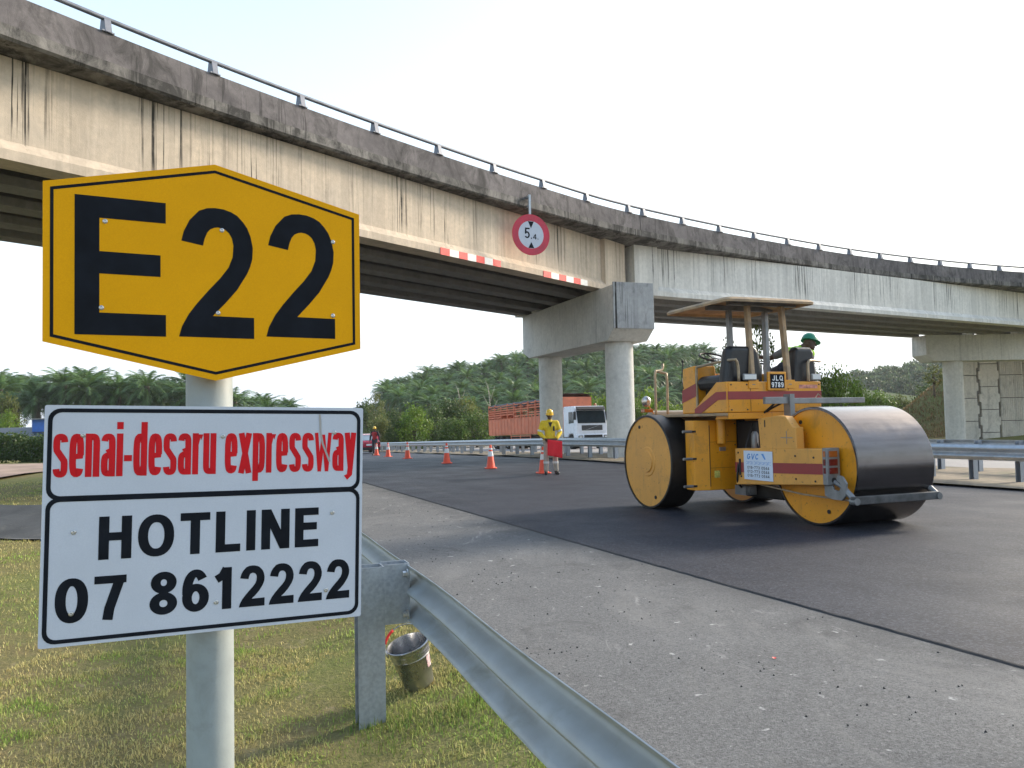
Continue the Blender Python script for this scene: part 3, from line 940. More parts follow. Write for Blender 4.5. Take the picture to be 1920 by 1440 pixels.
# hazard chevron strips and the height-limit disc hung on the near girder
M_red = pmat('signal_red', (.70, .022, .018), .5, var=.15, scale=6)
M_wht = pmat('signal_white', (.72, .70, .66), .45, var=.1, scale=6)
def hazard(label, s0, s1, n):
    root = empty('hazard_marker', tuple(np.append(A1 + t1 * s0 - n1 * .012, SOF + .0)), math.atan2(t1[1], t1[0]))
    tag(root, label, 'marker', 'red and white strips on the girder')
    w_ = (s1 - s0) / n
    for i in range(n):
        MB().box(i * w_ + .001, (i + 1) * w_ - .001, -.006, .002, -.02, .20).build('stripe', M_red if i % 2 == 0 else M_wht, root)
hazard('longer red and white strip on the girder edge, left of the height disc', 23.1, 26.0, 7)
hazard('shorter red and white strip on the girder edge, right of the height disc', 28.4, 31.25, 6)

disc = empty('height_limit_sign', tuple(np.append(A1 + t1 * 26.93 - n1 * .60, 7.79)), rad(24))
tag(disc, 'round red-rimmed 5.4 m height limit sign hanging from the parapet', 'sign')
MB().lathe([(.70, 0), (.70, .012)], (0, 0, 0), 'y', 56).build('plate', M_red, disc)
def dring(r0, r1, y, n=56):
    mb = MB()
    vs_ = [(r * math.cos(q), y, r * math.sin(q)) for r in (r0, r1) for q in np.arange(n) * 2 * math.pi / n]
    mb.add(vs_, [(i, (i + 1) % n, n + (i + 1) % n, n + i) for i in range(n)]) if r0 > 0 else mb.add(vs_[n:], [tuple(range(n))])
    return mb
M_dred = pmat('faded_red_sheeting', (.50, .018, .05), .4, var=.2, scale=3)
dring(.47, .695, -.003).build('rim', M_dred, disc)
dring(0, .4695, -.003).build('face', M_white, disc)
mb = MB()
mb.add([(-.11, -.006, .455), (.11, -.006, .455), (0, -.006, .22)], [(0, 1, 2)])
mb.build('arrow', M_black, disc)
mb = MB()
mb.add([(-.11, -.006, -.455), (.11, -.006, -.455), (0, -.006, -.25)], [(0, 1, 2)])
mb.build('arrow', M_black, disc)
mb = MB(); glyph(mb, '5', 0, .20, .36, .055, .05, -.006); mb.v = [(a - .24, b, c - .13) for a, b, c in mb.v]
n0 = len(mb.v); glyph(mb, '4', 0, .13, .18, .03, .03, -.006); mb.v[n0:] = [(a + .075, b, c - .15) for a, b, c in mb.v[n0:]]
n0 = len(mb.v); mb.add([(-.01, -.006, -.14), (.03, -.006, -.14), (.03, -.006, -.10), (-.01, -.006, -.10)], [(0, 1, 2, 3)])
for q in (.23, .25, .27): mb.add([(q, -.006, -.15), (q + .008, -.006, -.15), (q + .008, -.006, -.11), (q, -.006, -.11)], [(0, 1, 2, 3)])
mb.build('lettering', M_black, disc)
mb = MB(); mb.box(-.05, .03, .02, .08, -.6, 1.38); mb.build('hanger', M_galv, disc)
mb = MB(); mb.box(-.06, .04, .08, .34, 1.30, 1.36); mb.box(-.06, .04, .08, .34, .98, 1.04); mb.build('bracket', M_galv, disc)

# ------------------------------------------------------------------ route sign in the foreground
sign = empty('road_sign', (-.888, 2.345, 0))
tag(sign, 'route sign on a grey pole, yellow hexagon E22 above a white hotline panel', 'sign')
SX, SY = -.888, 2.345
MB().lathe([(.0648, -.3), (.0648, 2.13), (.060, 2.14)], (0, 0, 0), 'z', 40).build('pole', M_pole, sign, smooth=SM)

def panel(name, mb, mat, loc, yaw, pit, rol):
    o = mb.build(name, mat, sign)
    o.rotation_mode = 'YXZ'
    o.location = (loc[0] - SX, loc[1] - SY, loc[2])
    o.rotation_euler = (pit, rol, yaw)
    return o

w2, h1, h2 = .423, .2085, .308
hexp = [(-w2, h1), (0, h2), (w2, h1), (w2, -h1), (0, -h2), (-w2, -h1)]
hexo = panel('hexagon_panel', MB().prism(hexp, 'y', 0.0, .003), [M_yel], (-.8342, 2.25, 1.9398), .504, .013, -.003)
def ring(mb, poly_o, poly_i, y):
    n = len(poly_o)
    mb.add([(a, y, b) for a, b in poly_o] + [(a, y, b) for a, b in poly_i], [(i, (i + 1) % n, n + (i + 1) % n, n + i) for i in range(n)])
def inset(poly, d):
    P = np.array(poly); n = len(P); o = []
    for i in range(n):
        a, b, c = P[i - 1], P[i], P[(i + 1) % n]
        e1 = (b - a) / np.linalg.norm(b - a); e2 = (c - b) / np.linalg.norm(c - b)
        n1 = V(e1[1], -e1[0]); n2 = V(e2[1], -e2[0])
        m = n1 + n2; m /= m @ n1
        o.append(tuple(b + m * d))
    return o
mb = MB(); ring(mb, inset(hexp, .0165), inset(hexp, .0245), -.0006)
mb.build('border', M_black, hexo)
mb = MB()
for k, (a0, a1, b0, b1) in enumerate([(-.3505, -.2925, -.186, .182), (-.3505, -.1295, .1255, .1826), (-.3505, -.143, -.0235, .036), (-.3505, -.1295, -.1875, -.128)]):
    y = -.0006 - k * 5e-5
    mb.add([(a0, y, b0), (a1, y, b0), (a1, y, b1), (a0, y, b1)], [(0, 1, 2, 3)])
def two(mb, x0, x1, z0, z1, t):
    mb.add([(x0 + a * (x1 - x0), -.0006, z0 + b * (z1 - z0)) for a, b in TWO], [tuple(range(len(TWO)))])
mb.build('letter', M_black, hexo)
mb = MB(); two(mb, -.0962, .1056, -.187, .183, .0575); mb.build('numeral', M_black, hexo)
mb = MB(); two(mb, .1400, .3440, -.180, .190, .0565); mb.build('numeral', M_black, hexo)
def rivet(par, x, z):
    o = MB().lathe([(.0066, 0), (.006, .0012), (.0032, .0024), (.0022, .0014)], (0, 0, 0), 'y', 14).build('rivet', M_bolt, par, smooth=SM)
    o.location = (x, -.0008, z); o.scale = (1, -1, 1)
for x, z in [(-.279, .1171), (.018, .1209), (.3394, .1154), (-.2877, -.1151), (.0069, -.1162), (.3373, -.1096)]: rivet(hexo, x, z)

def rrect(x0, x1, z0, z1, r, n=6):
    o = []
    for cx, cz, a in ((x1 - r, z1 - r, 0), (x0 + r, z1 - r, 90), (x0 + r, z0 + r, 180), (x1 - r, z0 + r, 270)):
        o += [(cx + r * math.cos(rad(a + q)), cz + r * math.sin(rad(a + q))) for q in np.linspace(0, 90, n)]
    return o[::-1]
info = panel('information_panel', MB().prism(rrect(-.419, .419, -.312, .312, .006), 'y', 0.0, .003), [M_white], (-.8389, 2.25, 1.2466), .445, .010, .021)
mb = MB()
ring(mb, rrect(-.411, .411, .0645, .3035, .03), rrect(-.4005, .4005, .0755, .293, .022), -.0006)
ring(mb, rrect(-.411, .411, -.3035, .0715, .03), rrect(-.4005, .4005, -.293, .0605, .022), -.0008)
mb.build('border', M_black, info)
LW = {'': .60, 'i': .26, '-': .34, 'w': .86, 'x': .62, 'r': .44, ' ': .30, 'n': .6}
mb = MB(); text_mesh(mb, 'senai-desaru expressway', -.3975, .398, .1235, .114, LW, .0165, .0165, -.0006, .055, 3.2)
mb.build('lettering', M_redv, info)
AW = {'': .62, 'H': .72, 'O': .82, 'T': .70, 'L': .6, 'I': .24, 'N': .72, 'E': .62, ' ': .34, '1': .5}
mb = MB(); text_mesh(mb, 'HOTLINE', -.287, .289, -.0955, .1135, AW, .026, .0215, -.0006, .14)
mb.build('lettering', M_black, info)
mb = MB(); text_mesh(mb, '07', -.384, -.218, -.2535, .1155, AW, .026, .0205, -.0006, .11)
mb.build('lettering', M_black, info)
mb = MB(); text_mesh(mb, '8612222', -.161, .383, -.2535, .1155, AW, .026, .0205, -.0006, .11)
mb.build('lettering', M_black, info)
for x, z in [(-.3296, .2333), (.018, .2286), (.3326, .238), (-.3455, -.0193), (.3293, .0008), (-.3463, -.2294), (.0084, -.2324), (.3134, -.2252)]: rivet(info, x, z)
mb = MB(); _ribbon(mb, [(.288, .292), (.290, .27), (.291, .24), (.298, .205), (.308, .18), (.319, .152)], .006, .006, -.0012)
mb.build('scratch', pmat('scraped_sheeting', (.38, .36, .34), .6), info)
for x, z in ((0, 1.42), (0, 1.08), (0, 1.78), (0, 2.08)):
    MB().lathe([(.067, z - .015), (.067, z + .015)], (0, 0, 0), 'z', 32, cap=False).build('clamp', M_alu, sign, smooth=SM)

# ------------------------------------------------------------------ three-drum road roller
# local frame: x across (0 = near side), y towards its front (away from us), z up
rol = empty('road_roller', (2.213, 13.354, .014), rad(21))
tag(rol, 'yellow three-drum road roller with a flat canopy on the fresh asphalt', 'roller')
YEL = (.70, .285, .010)
M_ry = pmat('machine_yellow', YEL, .42, var=.10, scale=2.2, grime=(.26, .13, .022), gamt=.55, gscale=3.0, coat=.12, splat=(.07, .045, .02))
M_ry2 = pmat('machine_yellow_faded', (.68, .325, .065), .55, var=.10, scale=2.2, grime=(.34, .19, .05), gamt=.57, gscale=3.0, coat=.05, splat=(.09, .06, .03))
M_rust = pmat('canopy_tan', (.40, .27, .155), .7, var=.25, scale=5, grime=(.21, .16, .12), gamt=.46, gscale=6)
M_stripe = pmat('maroon_stripe', (.27, .028, .028), .45, var=.12, scale=5)
M_drum = pmat('bitumen_coated_drum', (.016, .014, .013), .48, .15, var=.45, scale=3, grime=(.035, .03, .027), gamt=.5, gscale=9, bump=.08, bscale=90)
def drum_polish():
    m, n, b = _nodes('rolled_steel'); g = G(n)
    v = g.coord('Object')
    c = g.mix(g.ramp(g.noise(g.coord('Object', (.4, 4, 4)), 3, 5), [(.3, 0.0), (.7, 1.0)]), (.105, .096, .095), (.15, .138, .138))
    c = g.mix(g.ramp(g.noise(v, 7, 6, .7), [(.55, 0.0), (.75, .6)]), c, (.075, .068, .064))
    n.links.new(c, b.inputs['Base Color'])
    b.inputs['Metallic'].default_value = .92
    n.links.new(g.ramp(g.noise(v, 5, 5), [(.3, .15), (.7, .24)]), b.inputs['Roughness'])
    b.inputs['Specular IOR Level'].default_value = .8
    return m
M_drum2 = drum_polish()
M_blk = pmat('black_rubber', (.014, .014, .015), .6, var=.4, scale=8)
M_vinyl = pmat('black_seat_cover', (.012, .012, .014), .42, var=.4, scale=5, bump=.4, bscale=9)
M_steel = pmat('grey_painted_steel', (.23, .235, .24), .45, .5, var=.25, scale=6, grime=(.10, .09, .08), gamt=.55)
M_tube = pmat('worn_grab_rail', (.36, .27, .17), .45, .3, var=.3, scale=9, grime=(.22, .20, .19), gamt=.5)
M_engine = pmat('engine_grime', (.020, .019, .018), .7, .2, var=.6, scale=9)

M_scr = pmat('scraper_grimy', (.075, .078, .082), .5, .4, var=.5, scale=8, grime=(.30, .30, .30), gamt=.6, gscale=9)
def drum(x0, x1, y, r, mat, hub, name):
    """steel drum, axis along x, with recessed yellow end discs"""
    mb = MB(); e = .012
    mb.lathe([(r - .035, x0 + .02), (r - .035, x0), (r - .008, x0), (r, x0 + e), (r, x1 - e), (r - .008, x1), (r - .035, x1), (r - .035, x1 - .02)], (0, y, r), 'x', 96, cap=False)
    d_ = mb.build(name, mat, rol, smooth=rad(30))
    for x, sg in ((x0, 1), (x1, -1)):
        k = x + sg * .018
        mb = MB(); pr = [(r - .034, k)]
        pr += [(hub * 1.45, k), (hub * 1.38, k - sg * .012), (hub * 1.05, k - sg * .012), (hub, k - sg * .03), (.001, k - sg * .03)] if hub else [(.001, k)]
        mb.lathe(pr, (0, y, r), 'x', 64, cap=False)
        mb.build('end_disc', M_ry if not hub else M_ry2, d_, smooth=rad(30))
        for a_ in (rad(68), rad(248)):
            MB().lathe([(.028, k - sg * .012), (.028, k + .001), (.012, k - sg * .006)], (0, y + math.cos(a_) * r * .80, r + math.sin(a_) * r * .80), 'x', 14).build('drain_plug', M_blk, d_)
    return d_
drum(0.0, .52, 0, .772, M_drum, .17, 'narrow_drum')
drum(1.83, 2.35, 0, .772, M_drum, .17, 'narrow_drum')
drum(.83, 2.12, -2.985, .80, M_drum2, 0, 'wide_drum')
MB().cyl((.5, 0, .77), (1.86, 0, .77), .11, n=16).build('axle', M_engine, rol)

# yoke arms beside the wide drum
def arm(x0, x1):
    mb = MB(); mb.prism([(-1.58, .47), (-1.58, 1.01), (-3.42, 1.05), (-3.42, .58)], 'x', x0, x1)
    return mb.build('yoke_arm', M_ry2, rol, bevel=.012)
am = arm(.60, .80)
mb = MB(); mb.prism([(-1.581, .655), (-1.581, .805), (-3.415, .855), (-3.415, .715)], 'x', .596, .5995); mb.build('stripe', M_stripe, am)
arm(2.15, 2.34)
mb = MB(); mb.box(.8, 2.15, -1.75, -1.58, .55, 1.0); mb.build('yoke_beam', M_ry2, rol, bevel=.01)
mb = MB(); mb.prism([(-2.17, 1.015), (-2.14, 1.45), (-2.55, 1.49), (-2.72, 1.48), (-2.86, 1.33), (-2.92, 1.33), (-2.93, 1.03)], 'x', .60, .74)
cov = mb.build('cover_plate', M_ry2, rol, bevel=.012)
mb = MB(); mb.box(.596, .5995, -2.86, -2.62, 1.18, 1.19); mb.box(.594, .5955, -2.75, -2.74, 1.10, 1.28); mb.build('handle', M_steel, cov)
mb = MB(); mb.box(.596, .5995, -2.30, -2.28, 1.33, 1.43); mb.build('slot', M_blk, cov)
for y, z in ((-1.72, .60), (-1.66, .95), (-2.9, .94), (-3.25, .93), (-3.27, .62), (-2.9, .63)):
    MB().lathe([(.014, .592), (.014, .6)], (0, y, z), 'x', 10).build('bolt', M_blk, am)
mb = MB(); mb.tube([(.594, -1.70, .62), (.594, -1.70, .86)], .018, 8); mb.build('slot', M_blk, am)
# company board
bd = MB().box(.588, .594, -2.44, -1.80, .565, .985).build('company_board', pmat('white_board', (.60, .68, .80), .4, var=.05), rol)
def board_text(s, y0, y1, z0, H, tv, wd, mat, gap=.12, shear=0.0):
    mb = MB(); text_mesh(mb, s, 0, abs(y1 - y0), 0, H, wd, tv, tv * .9, -.0006, gap, shear=shear)
    o = mb.build('lettering', mat, bd)
    o.location = (.5872, y0, z0); o.rotation_euler = (0, 0, -math.pi / 2)
M_bblue = pmat('board_blue', (.10, .28, .62), .4)
M_bink = pmat('board_ink', (.03, .04, .06), .4)
board_text('GVC', -1.87, -2.14, .86, .085, .022, {'': .6}, M_bblue, .1, .2)
mb = MB(); mb.add([(.5870, -2.20, .945), (.5870, -2.25, .95), (.5870, -2.30, .87), (.5870, -2.27, .865)], [(0, 1, 2, 3)]); mb.build('emblem', M_bblue, bd)
# the company line on the board is too blurred to read letter by letter
mb = MB()
yy = -1.86
for k in range(19):
    wl = .022
    if k != 5:
        if k % 3 == 0: mb.box(.5868, .5874, yy - wl, yy, .79, .796); mb.box(.5868, .5874, yy - wl, yy, .825, .831)
        elif k % 3 == 1: mb.box(.5868, .5874, yy - .006, yy, .79, .83); mb.box(.5868, .5874, yy - wl, yy - wl + .006, .79, .83)
        else: mb.box(.5868, .5874, yy - wl, yy, .807, .813); mb.box(.5868, .5874, yy - wl, yy, .825, .831)
    yy -= .029
mb.build('lettering', M_bblue, bd)
NW = {'': .6, '1': .42, '-': .4, ' ': .35}
for k, s in enumerate(('019-773 0544', '013-773 0544', '016-773 0544')):
    board_text(s, -1.88, -2.37, .722 - k * .058, .042, .0085, NW, M_bink)

# tail lamp box at the end of the arm
tl = MB().box(.585, .80, -3.50, -3.42, .585, 1.06).build('tail_lamp', M_steel, rol, bevel=.008)
M_amber = pmat('amber_lens', (.36, .085, .012), .2, var=.15, scale=20, coat=.6)
M_lens = pmat('red_lens', (.13, .004, .007), .2, var=.25, scale=20, coat=.6)
M_clear = pmat('clear_lens', (.6, .6, .58), .15, var=.1, coat=.6)
for z0, z1, m_ in ((.93, 1.03, M_amber), (.82, .925, M_lens), (.715, .815, M_lens)):
    MB().box(.62, .755, -3.512, -3.50, z0 + .012, z1 - .008).build('lens', m_, tl, bevel=.006)
    MB().box(.578, .585, -3.48, -3.44, z0 + .015, z1 - .01).build('lens', m_, tl, bevel=.003)
MB().lathe([(.035, -3.512), (.035, -3.50)], (.69, 0, .645), 'y', 16).build('lens', M_blk, tl)
mb = MB(); mb.prism([(-3.36, .58), (-3.36, .44), (-3.50, .40), (-3.66, .40), (-3.72, .46), (-3.74, .62), (-3.68, .70), (-3.60, .72), (-3.57, .66), (-3.63, .62), (-3.65, .56), (-3.60, .51), (-3.52, .53), (-3.50, .58)], 'x', .66, .69)
mb.build('tow_hook', M_steel, rol, bevel=.004)
# scraper bar behind the wide drum
mb = MB(); mb.box(.66, 2.10, -3.87, -3.80, .36, .46); sb = mb.build('scraper_bar', M_scr, rol, bevel=.008)
mb = MB(); mb.prism([(-3.80, .405), (-3.80, .42), (-3.735, .40), (-3.735, .385)], 'x', .80, 2.13); mb.build('blade', M_blk, sb)
for x in (.70, 2.08):
    mb = MB(); mb.tube([(x, -3.84, .41), (x, -3.62, .58), (x, -3.45, .64)], [.04, .035, .03], 8); mb.build('bracket', M_steel, sb)
    mb = MB(); mb.cyl((x, -3.88, .40), (x, -3.78, .40), .045, n=12); mb.build('pivot', M_steel, sb)
mb = MB(); mb.tube([(.72, -3.80, .40), (.70, -2.9, .42), (.68, -2.0, .50)], .012, 6); mb.build('tie_rod', M_tube, rol)
# grey spray beam above the drum
mb = MB(); mb.box(.62, 1.02, -2.30, -2.24, 1.66, 1.76); mb.box(1.03, 2.42, -2.33, -2.22, 1.66, 1.74); spb = mb.build('spray_beam', M_steel, rol, bevel=.006)
mb = MB(); mb.box(1.02, 1.10, -2.34, -2.20, 1.42, 1.80); mb.build('bracket', M_steel, spb)
mb = MB(); mb.tube([(1.55, -2.26, 1.74), (1.60, -2.26, 1.80), (1.68, -2.26, 1.74)], .008, 6); mb.build('wire', M_tube, spb)

# body between the drums
mb = MB(); mb.prism([(.20, -.86), (.20, -1.10), (.42, -1.18), (.93, -1.18), (1.02, -1.10), (1.5, -1.10), (1.5, -.86)], 'z', .36, 1.44)
body = mb.build('body', M_ry, rol, bevel=.012)
MB().box(.4215, .4275, -1.19, -1.178, .42, 1.36).build('panel_seam', M_blk, body)
for z in (1.27, .85, .43):
    mb = MB(); mb.box(.02, .38, -1.112, -1.085, z - .016, z + .016); mb.build('scraper_bolt', M_blk, body)
    mb = MB(); mb.cyl((-.0, -1.10, z), (.16, -1.10, z), .022, n=8); mb.build('bar', M_steel, body)
MB().lathe([(.072, 1.08), (.075, 1.42), (.068, 1.5)], (.60, -1.25, 0), 'z', 20).build('air_intake', M_ry, body, smooth=SM)
MB().box(.60, .72, -1.19, -1.182, .96, 1.02).build('latch', M_bolt, body, bevel=.004)
mb = MB(); mb.box(.95, 2.1, -1.30, -.8, .45, 1.46); mb.build('engine_block', M_engine, rol, bevel=.02)
mb = MB(); mb.box(1.0, 2.0, -1.60, -1.30, .50, 1.50); mb.build('articulation_frame', M_ry, rol, bevel=.02)
mb = MB(); mb.box(.90, 1.0, -1.70, -1.25, .95, 1.42); mb.build('tank', M_blk, rol, bevel=.02)
MB().lathe([(.05, 1.0), (.055, 1.02), (.055, 1.22), (.03, 1.26)], (.86, -1.72, 0), 'z', 16).build('filter_bowl', M_steel, rol, smooth=SM)
for path in ([(.78, -1.42, .47), (.70, -1.62, .62), (.70, -1.66, .9), (.80, -1.66, 1.2), (.92, -1.62, 1.40)], [(.74, -1.52, .42), (.60, -1.62, .52), (.58, -1.66, .70), (.64, -1.63, .86)], [(.95, -1.66, 1.44), (.96, -1.95, 1.60), (1.02, -2.12, 1.72), (1.2, -2.22, 1.73)], [(1.0, -1.60, 1.44), (1.0, -1.9, 1.58), (1.08, -2.1, 1.68)]):
    mb = MB(); mb.tube(spline(path, .05), .016, 8); mb.build('hose', M_blk, rol, smooth=True)
mb = MB(); mb.box(.74, .94, -1.62, -1.36, .30, .44); mb.lathe([(.06, -1.66), (.06, -1.5)], (.84, 0, .37), 'y', 12); mb.build('pump', M_steel, rol)
mb = MB(); mb.box(.95, 2.0, -2.2, -1.3, .26, .46); mb.build('valve_block', M_engine, rol, bevel=.03)
for x in (1.0, 1.16, 1.30, 1.48): MB().box(x, x + .1, -2.0, -1.72, .30, .44).build('valve', M_steel, rol, bevel=.01)

# operator platform
pl = MB().box(.25, 2.15, -1.84, .55, 1.50, 1.545).build('platform', M_rust, rol, bevel=.01)
mb = MB(); mb.prism([(-1.86, 1.55), (-1.86, 2.005), (-1.62, 2.005), (-1.05, 1.62), (-1.05, 1.55)], 'x', .27, .31)
mb.box(.311, 2.02, -1.86, -1.80, 1.548, 2.005); rear = mb.build('rear_panel', M_ry, rol, bevel=.014)
mb = MB(); mb.box(.30, 2.021, -1.865, -1.861, 1.74, 1.86)
mb.build('stripe', M_stripe, rear)
mb = MB(); mb.prism([(-1.865, 1.74), (-1.865, 1.86), (-1.62, 1.86), (-1.05, 1.615), (-1.05, 1.55), (-1.22, 1.55), (-1.66, 1.74)], 'x', .264, .2695); mb.build('stripe', M_stripe, rear)
mb = MB(); mb.prism([(-1.851, 1.45), (-1.851, 1.546), (-1.6, 1.546), (-1.5, 1.45)], 'x', .31, 2.0); mb.build('skirt', M_ry, rear, bevel=.01)
MB().box(1.60, 1.95, -1.864, -1.8605, 1.90, 1.955).build('decal', pmat('decal_red_white', (.55, .22, .16), .5, var=.5, scale=14), rear)
np_ = MB().box(1.0, 1.34, -1.895, -1.862, 1.87, 2.15).build('number_plate', M_ry, rear, bevel=.01)
MB().box(1.04, 1.30, -1.900, -1.896, 1.90, 2.115).build('plate_face', M_black, np_)
M_pw = pmat('plate_white', (.75, .75, .75), .5)
PW = {'': .6, 'J': .5, 'L': .5, 'Q': .66}
mb = MB(); text_mesh(mb, 'JLQ', 1.075, 1.27, 2.015, .078, PW, .0155, .014, -1.9004, .22); mb.build('lettering', M_pw, np_)
mb = MB(); text_mesh(mb, '9789', 1.06, 1.28, 1.915, .078, PW, .0155, .014, -1.9004, .16); mb.build('lettering', M_pw, np_)
for x in (.72, 1.92):
    l_ = MB().box(x - .10 if x > 1 else x - .16, x + .08, -1.90, -1.86, 2.02, 2.12).build('work_lamp', M_steel, rol, bevel=.015)
    MB().box(x - .085 if x > 1 else x - .145, x + .065, -1.906, -1.90, 2.035, 2.105).build('lens', M_clear, l_, bevel=.01)

# consoles, seats and the twin steering wheels
mb = MB(); mb.prism([(-.62, 1.546), (-.66, 2.27), (-.98, 2.30), (-1.02, 1.95), (-1.02, 1.546)], 'x', .32, .72); con = mb.build('console', M_ry, rol, bevel=.02)
mb = MB(); mb.prism([(-.63, 1.72), (-.64, 1.92), (-1.025, 2.02), (-1.025, 1.82)], 'x', .314, .3195); mb.build('stripe', M_stripe, con)
mb = MB(); mb.prism([(-.62, 1.546), (-.66, 2.15), (-.98, 2.18), (-1.02, 1.95), (-1.02, 1.546)], 'x', .74, 2.05); mb.build('console', M_ry, rol, bevel=.02)
def seat(x, name):
    s_ = empty(name, (x, -1.35, 1.546), 0, rol)
    MB().box(-.22, .22, -.20, .26, 0, .40).build('pedestal', M_engine, s_, bevel=.02)
    mb = MB(); mb.prism([(-.30, .36), (.30, .36), (.34, .50), (.26, .58), (-.26, .58), (-.34, .50)], 'y', -.30, .32); mb.build('cushion', M_vinyl, s_, bevel=.04)
    mb = MB(); mb.prism([(-.36, .34), (.36, .34), (.37, .6), (.30, .96), (.22, 1.0), (-.18, 1.0), (-.26, .95)], 'y', -.42, -.22); mb.build('backrest', M_vinyl, s_, bevel=.07, seg=3)
    return s_
sl = seat(.66, 'covered_seat')
ds = seat(1.80, 'driver_seat'); ds.scale = (.66, 1, 1)
def swheel(x, z):
    w_ = empty('steering_wheel', (x, -.82, z), 0, rol)
    Mx = Matrix.Rotation(rad(22), 4, 'X')
    ring_ = [tuple(Mx @ Vector((.22 * math.cos(q), .22 * math.sin(q), 0))) for q in np.linspace(0, 2 * math.pi, 33)]
    mb = MB(); mb.tube(ring_, .016, 8, cap=False); mb.build('rim', M_blk, w_, smooth=True)
    mb = MB()
    for q in (90, 210, 330): mb.tube([(0, 0, -.02), tuple(Mx @ Vector((.215 * math.cos(rad(q)), .215 * math.sin(rad(q)), 0)))], .010, 6)
    mb.build('spokes', M_blk, w_)
    mb = MB(); mb.cyl((0, 0, 0), (0, .10, -.34), .025, n=10); mb.build('column', M_steel, w_)
swheel(.80, 2.45); swheel(1.62, 2.42)
mb = MB(); mb.tube([(.32, -.68, 1.95), (.34, -.60, 2.12), (.38, -.58, 2.38)], .009, 6); mb.ell((.38, -.58, 2.40), .022, 8, 6); mb.build('lever', M_blk, rol)
# grab rails
for path in ([(.34, -1.02, 1.55), (.34, -1.02, 2.22), (.36, -1.10, 2.28), (.42, -1.80, 2.33), (.50, -1.84, 2.28), (.52, -1.84, 2.0)],
             [(1.80, -1.84, 2.0), (1.80, -1.84, 2.26), (1.86, -1.82, 2.33), (2.25, -1.60, 2.34)],
             [(.40, .32, 1.55), (.40, .32, 2.24), (.46, .36, 2.30), (.60, .40, 2.34), (.62, .42, 2.44)],
             [(.62, .30, 1.55), (.62, .30, 2.20), (.58, .33, 2.27), (.46, .36, 2.30)]):
    mb = MB(); mb.tube(spline(path, .06), .022, 8); mb.build('grab_rail', M_tube, rol, smooth=True)
# bonnet, lamp and indicator at the front
mb = MB(); mb.prism([(.551, 1.2), (.551, 1.60), (.60, 1.63), (.76, 1.56), (.80, 1.2)], 'x', .45, 1.95); mb.build('bonnet', pmat('bonnet_dusty', (.34, .30, .24), .6, var=.15), rol, bevel=.04)
lp = empty('front_lamp', (.26, .40, 1.62), 0, rol)
MB().ell((0, 0, .16), (.085, .07, .095), 16, 10).build('lamp_shell', pmat('chrome_shell', (.55, .5, .45), .25, .8), lp, smooth=True)
MB().box(-.08, .10, -.06, .06, -.03, .03).build('indicator', M_amber, lp, bevel=.01)
mb = MB(); mb.tube([(.02, 0, .12), (.14, 0, -.05)], .010, 6); mb.build('stalk', M_ry, lp)

# canopy on four raked posts
PTS = {(.76, -1.83): (.86, -1.64), (1.43, -1.83): (1.46, -1.68), (.80, -1.30): (.92, -1.10), (1.47, -1.30): (1.60, -1.12)}
for (x, y), (x2, y2) in PTS.items():
    mb = MB()
    d_ = .032
    p0 = [(x - d_, y - d_ * 1.4), (x + d_, y - d_ * 1.4), (x + d_, y + d_ * 1.4), (x - d_, y + d_ * 1.4)]
    p1 = [(a - x + x2, b - y + y2) for a, b in p0]
    zb = 1.95 if y < -1.5 else 1.55
    mb.add([(a, b, zb) for a, b in p0] + [(a, b, 3.17) for a, b in p1], [(0, 1, 2, 3), (7, 6, 5, 4)] + [(i, (i + 1) % 4, 4 + (i + 1) % 4, 4 + i) for i in range(4)])
    po = mb.build('canopy_post', M_rust if y < -1.5 else M_steel, rol, bevel=.006)
    if y < -1.5: MB().box(x - .09, x + .09, -1.872, -1.861, 1.90, 2.03).build('foot_plate', M_ry, po, bevel=.004)
# shell: flat top with a drooping brim, open below
cx0, cx1, cy0, cy1 = .20, 1.80, -2.06, -.38
def loop(ins, z, r):
    o = []
    for cx, cy, a in ((cx1 - ins - r, cy1 - ins - r, 0), (cx0 + ins + r, cy1 - ins - r, 90), (cx0 + ins + r, cy0 + ins + r, 180), (cx1 - ins - r, cy0 + ins + r, 270)):
        o += [(cx + r * math.cos(rad(a + q)), cy + r * math.sin(rad(a + q)), z) for q in np.linspace(0, 90, 5)]
    return o
L_ = [loop(0, 3.165, .08), loop(-.004, 3.20, .08), loop(.03, 3.235, .10), loop(.35, 3.285, .12)]
mb = MB(); n = len(L_[0])
vs_ = [p for l_ in L_ for p in l_]
fs = [(k * n + i, k * n + (i + 1) % n, (k + 1) * n + (i + 1) % n, (k + 1) * n + i) for k in range(3) for i in range(n)]
fs.append(tuple(3 * n + i for i in range(n)))
L2 = [loop(.015, 3.165, .08), loop(.03, 3.20, .1), loop(.36, 3.25, .12)]
vs_ += [p for l_ in L2 for p in l_]
b4 = 4 * n
fs += [(i, b4 + i, b4 + (i + 1) % n, (i + 1) % n) for i in range(n)]
fs += [(b4 + k * n + i, b4 + (k + 1) * n + i, b4 + (k + 1) * n + (i + 1) % n, b4 + k * n + (i + 1) % n) for k in range(2) for i in range(n)]
fs.append(tuple(b4 + 2 * n + i for i in range(n - 1, -1, -1)))
mb.add(vs_, fs)
can = mb.build('canopy', M_rust, rol, smooth=rad(20))
for y in (-1.66, -1.11):
    MB().box(.5, 1.74, y - .04, y + .04, 3.17, 3.245).build('cross_beam', M_steel, can)

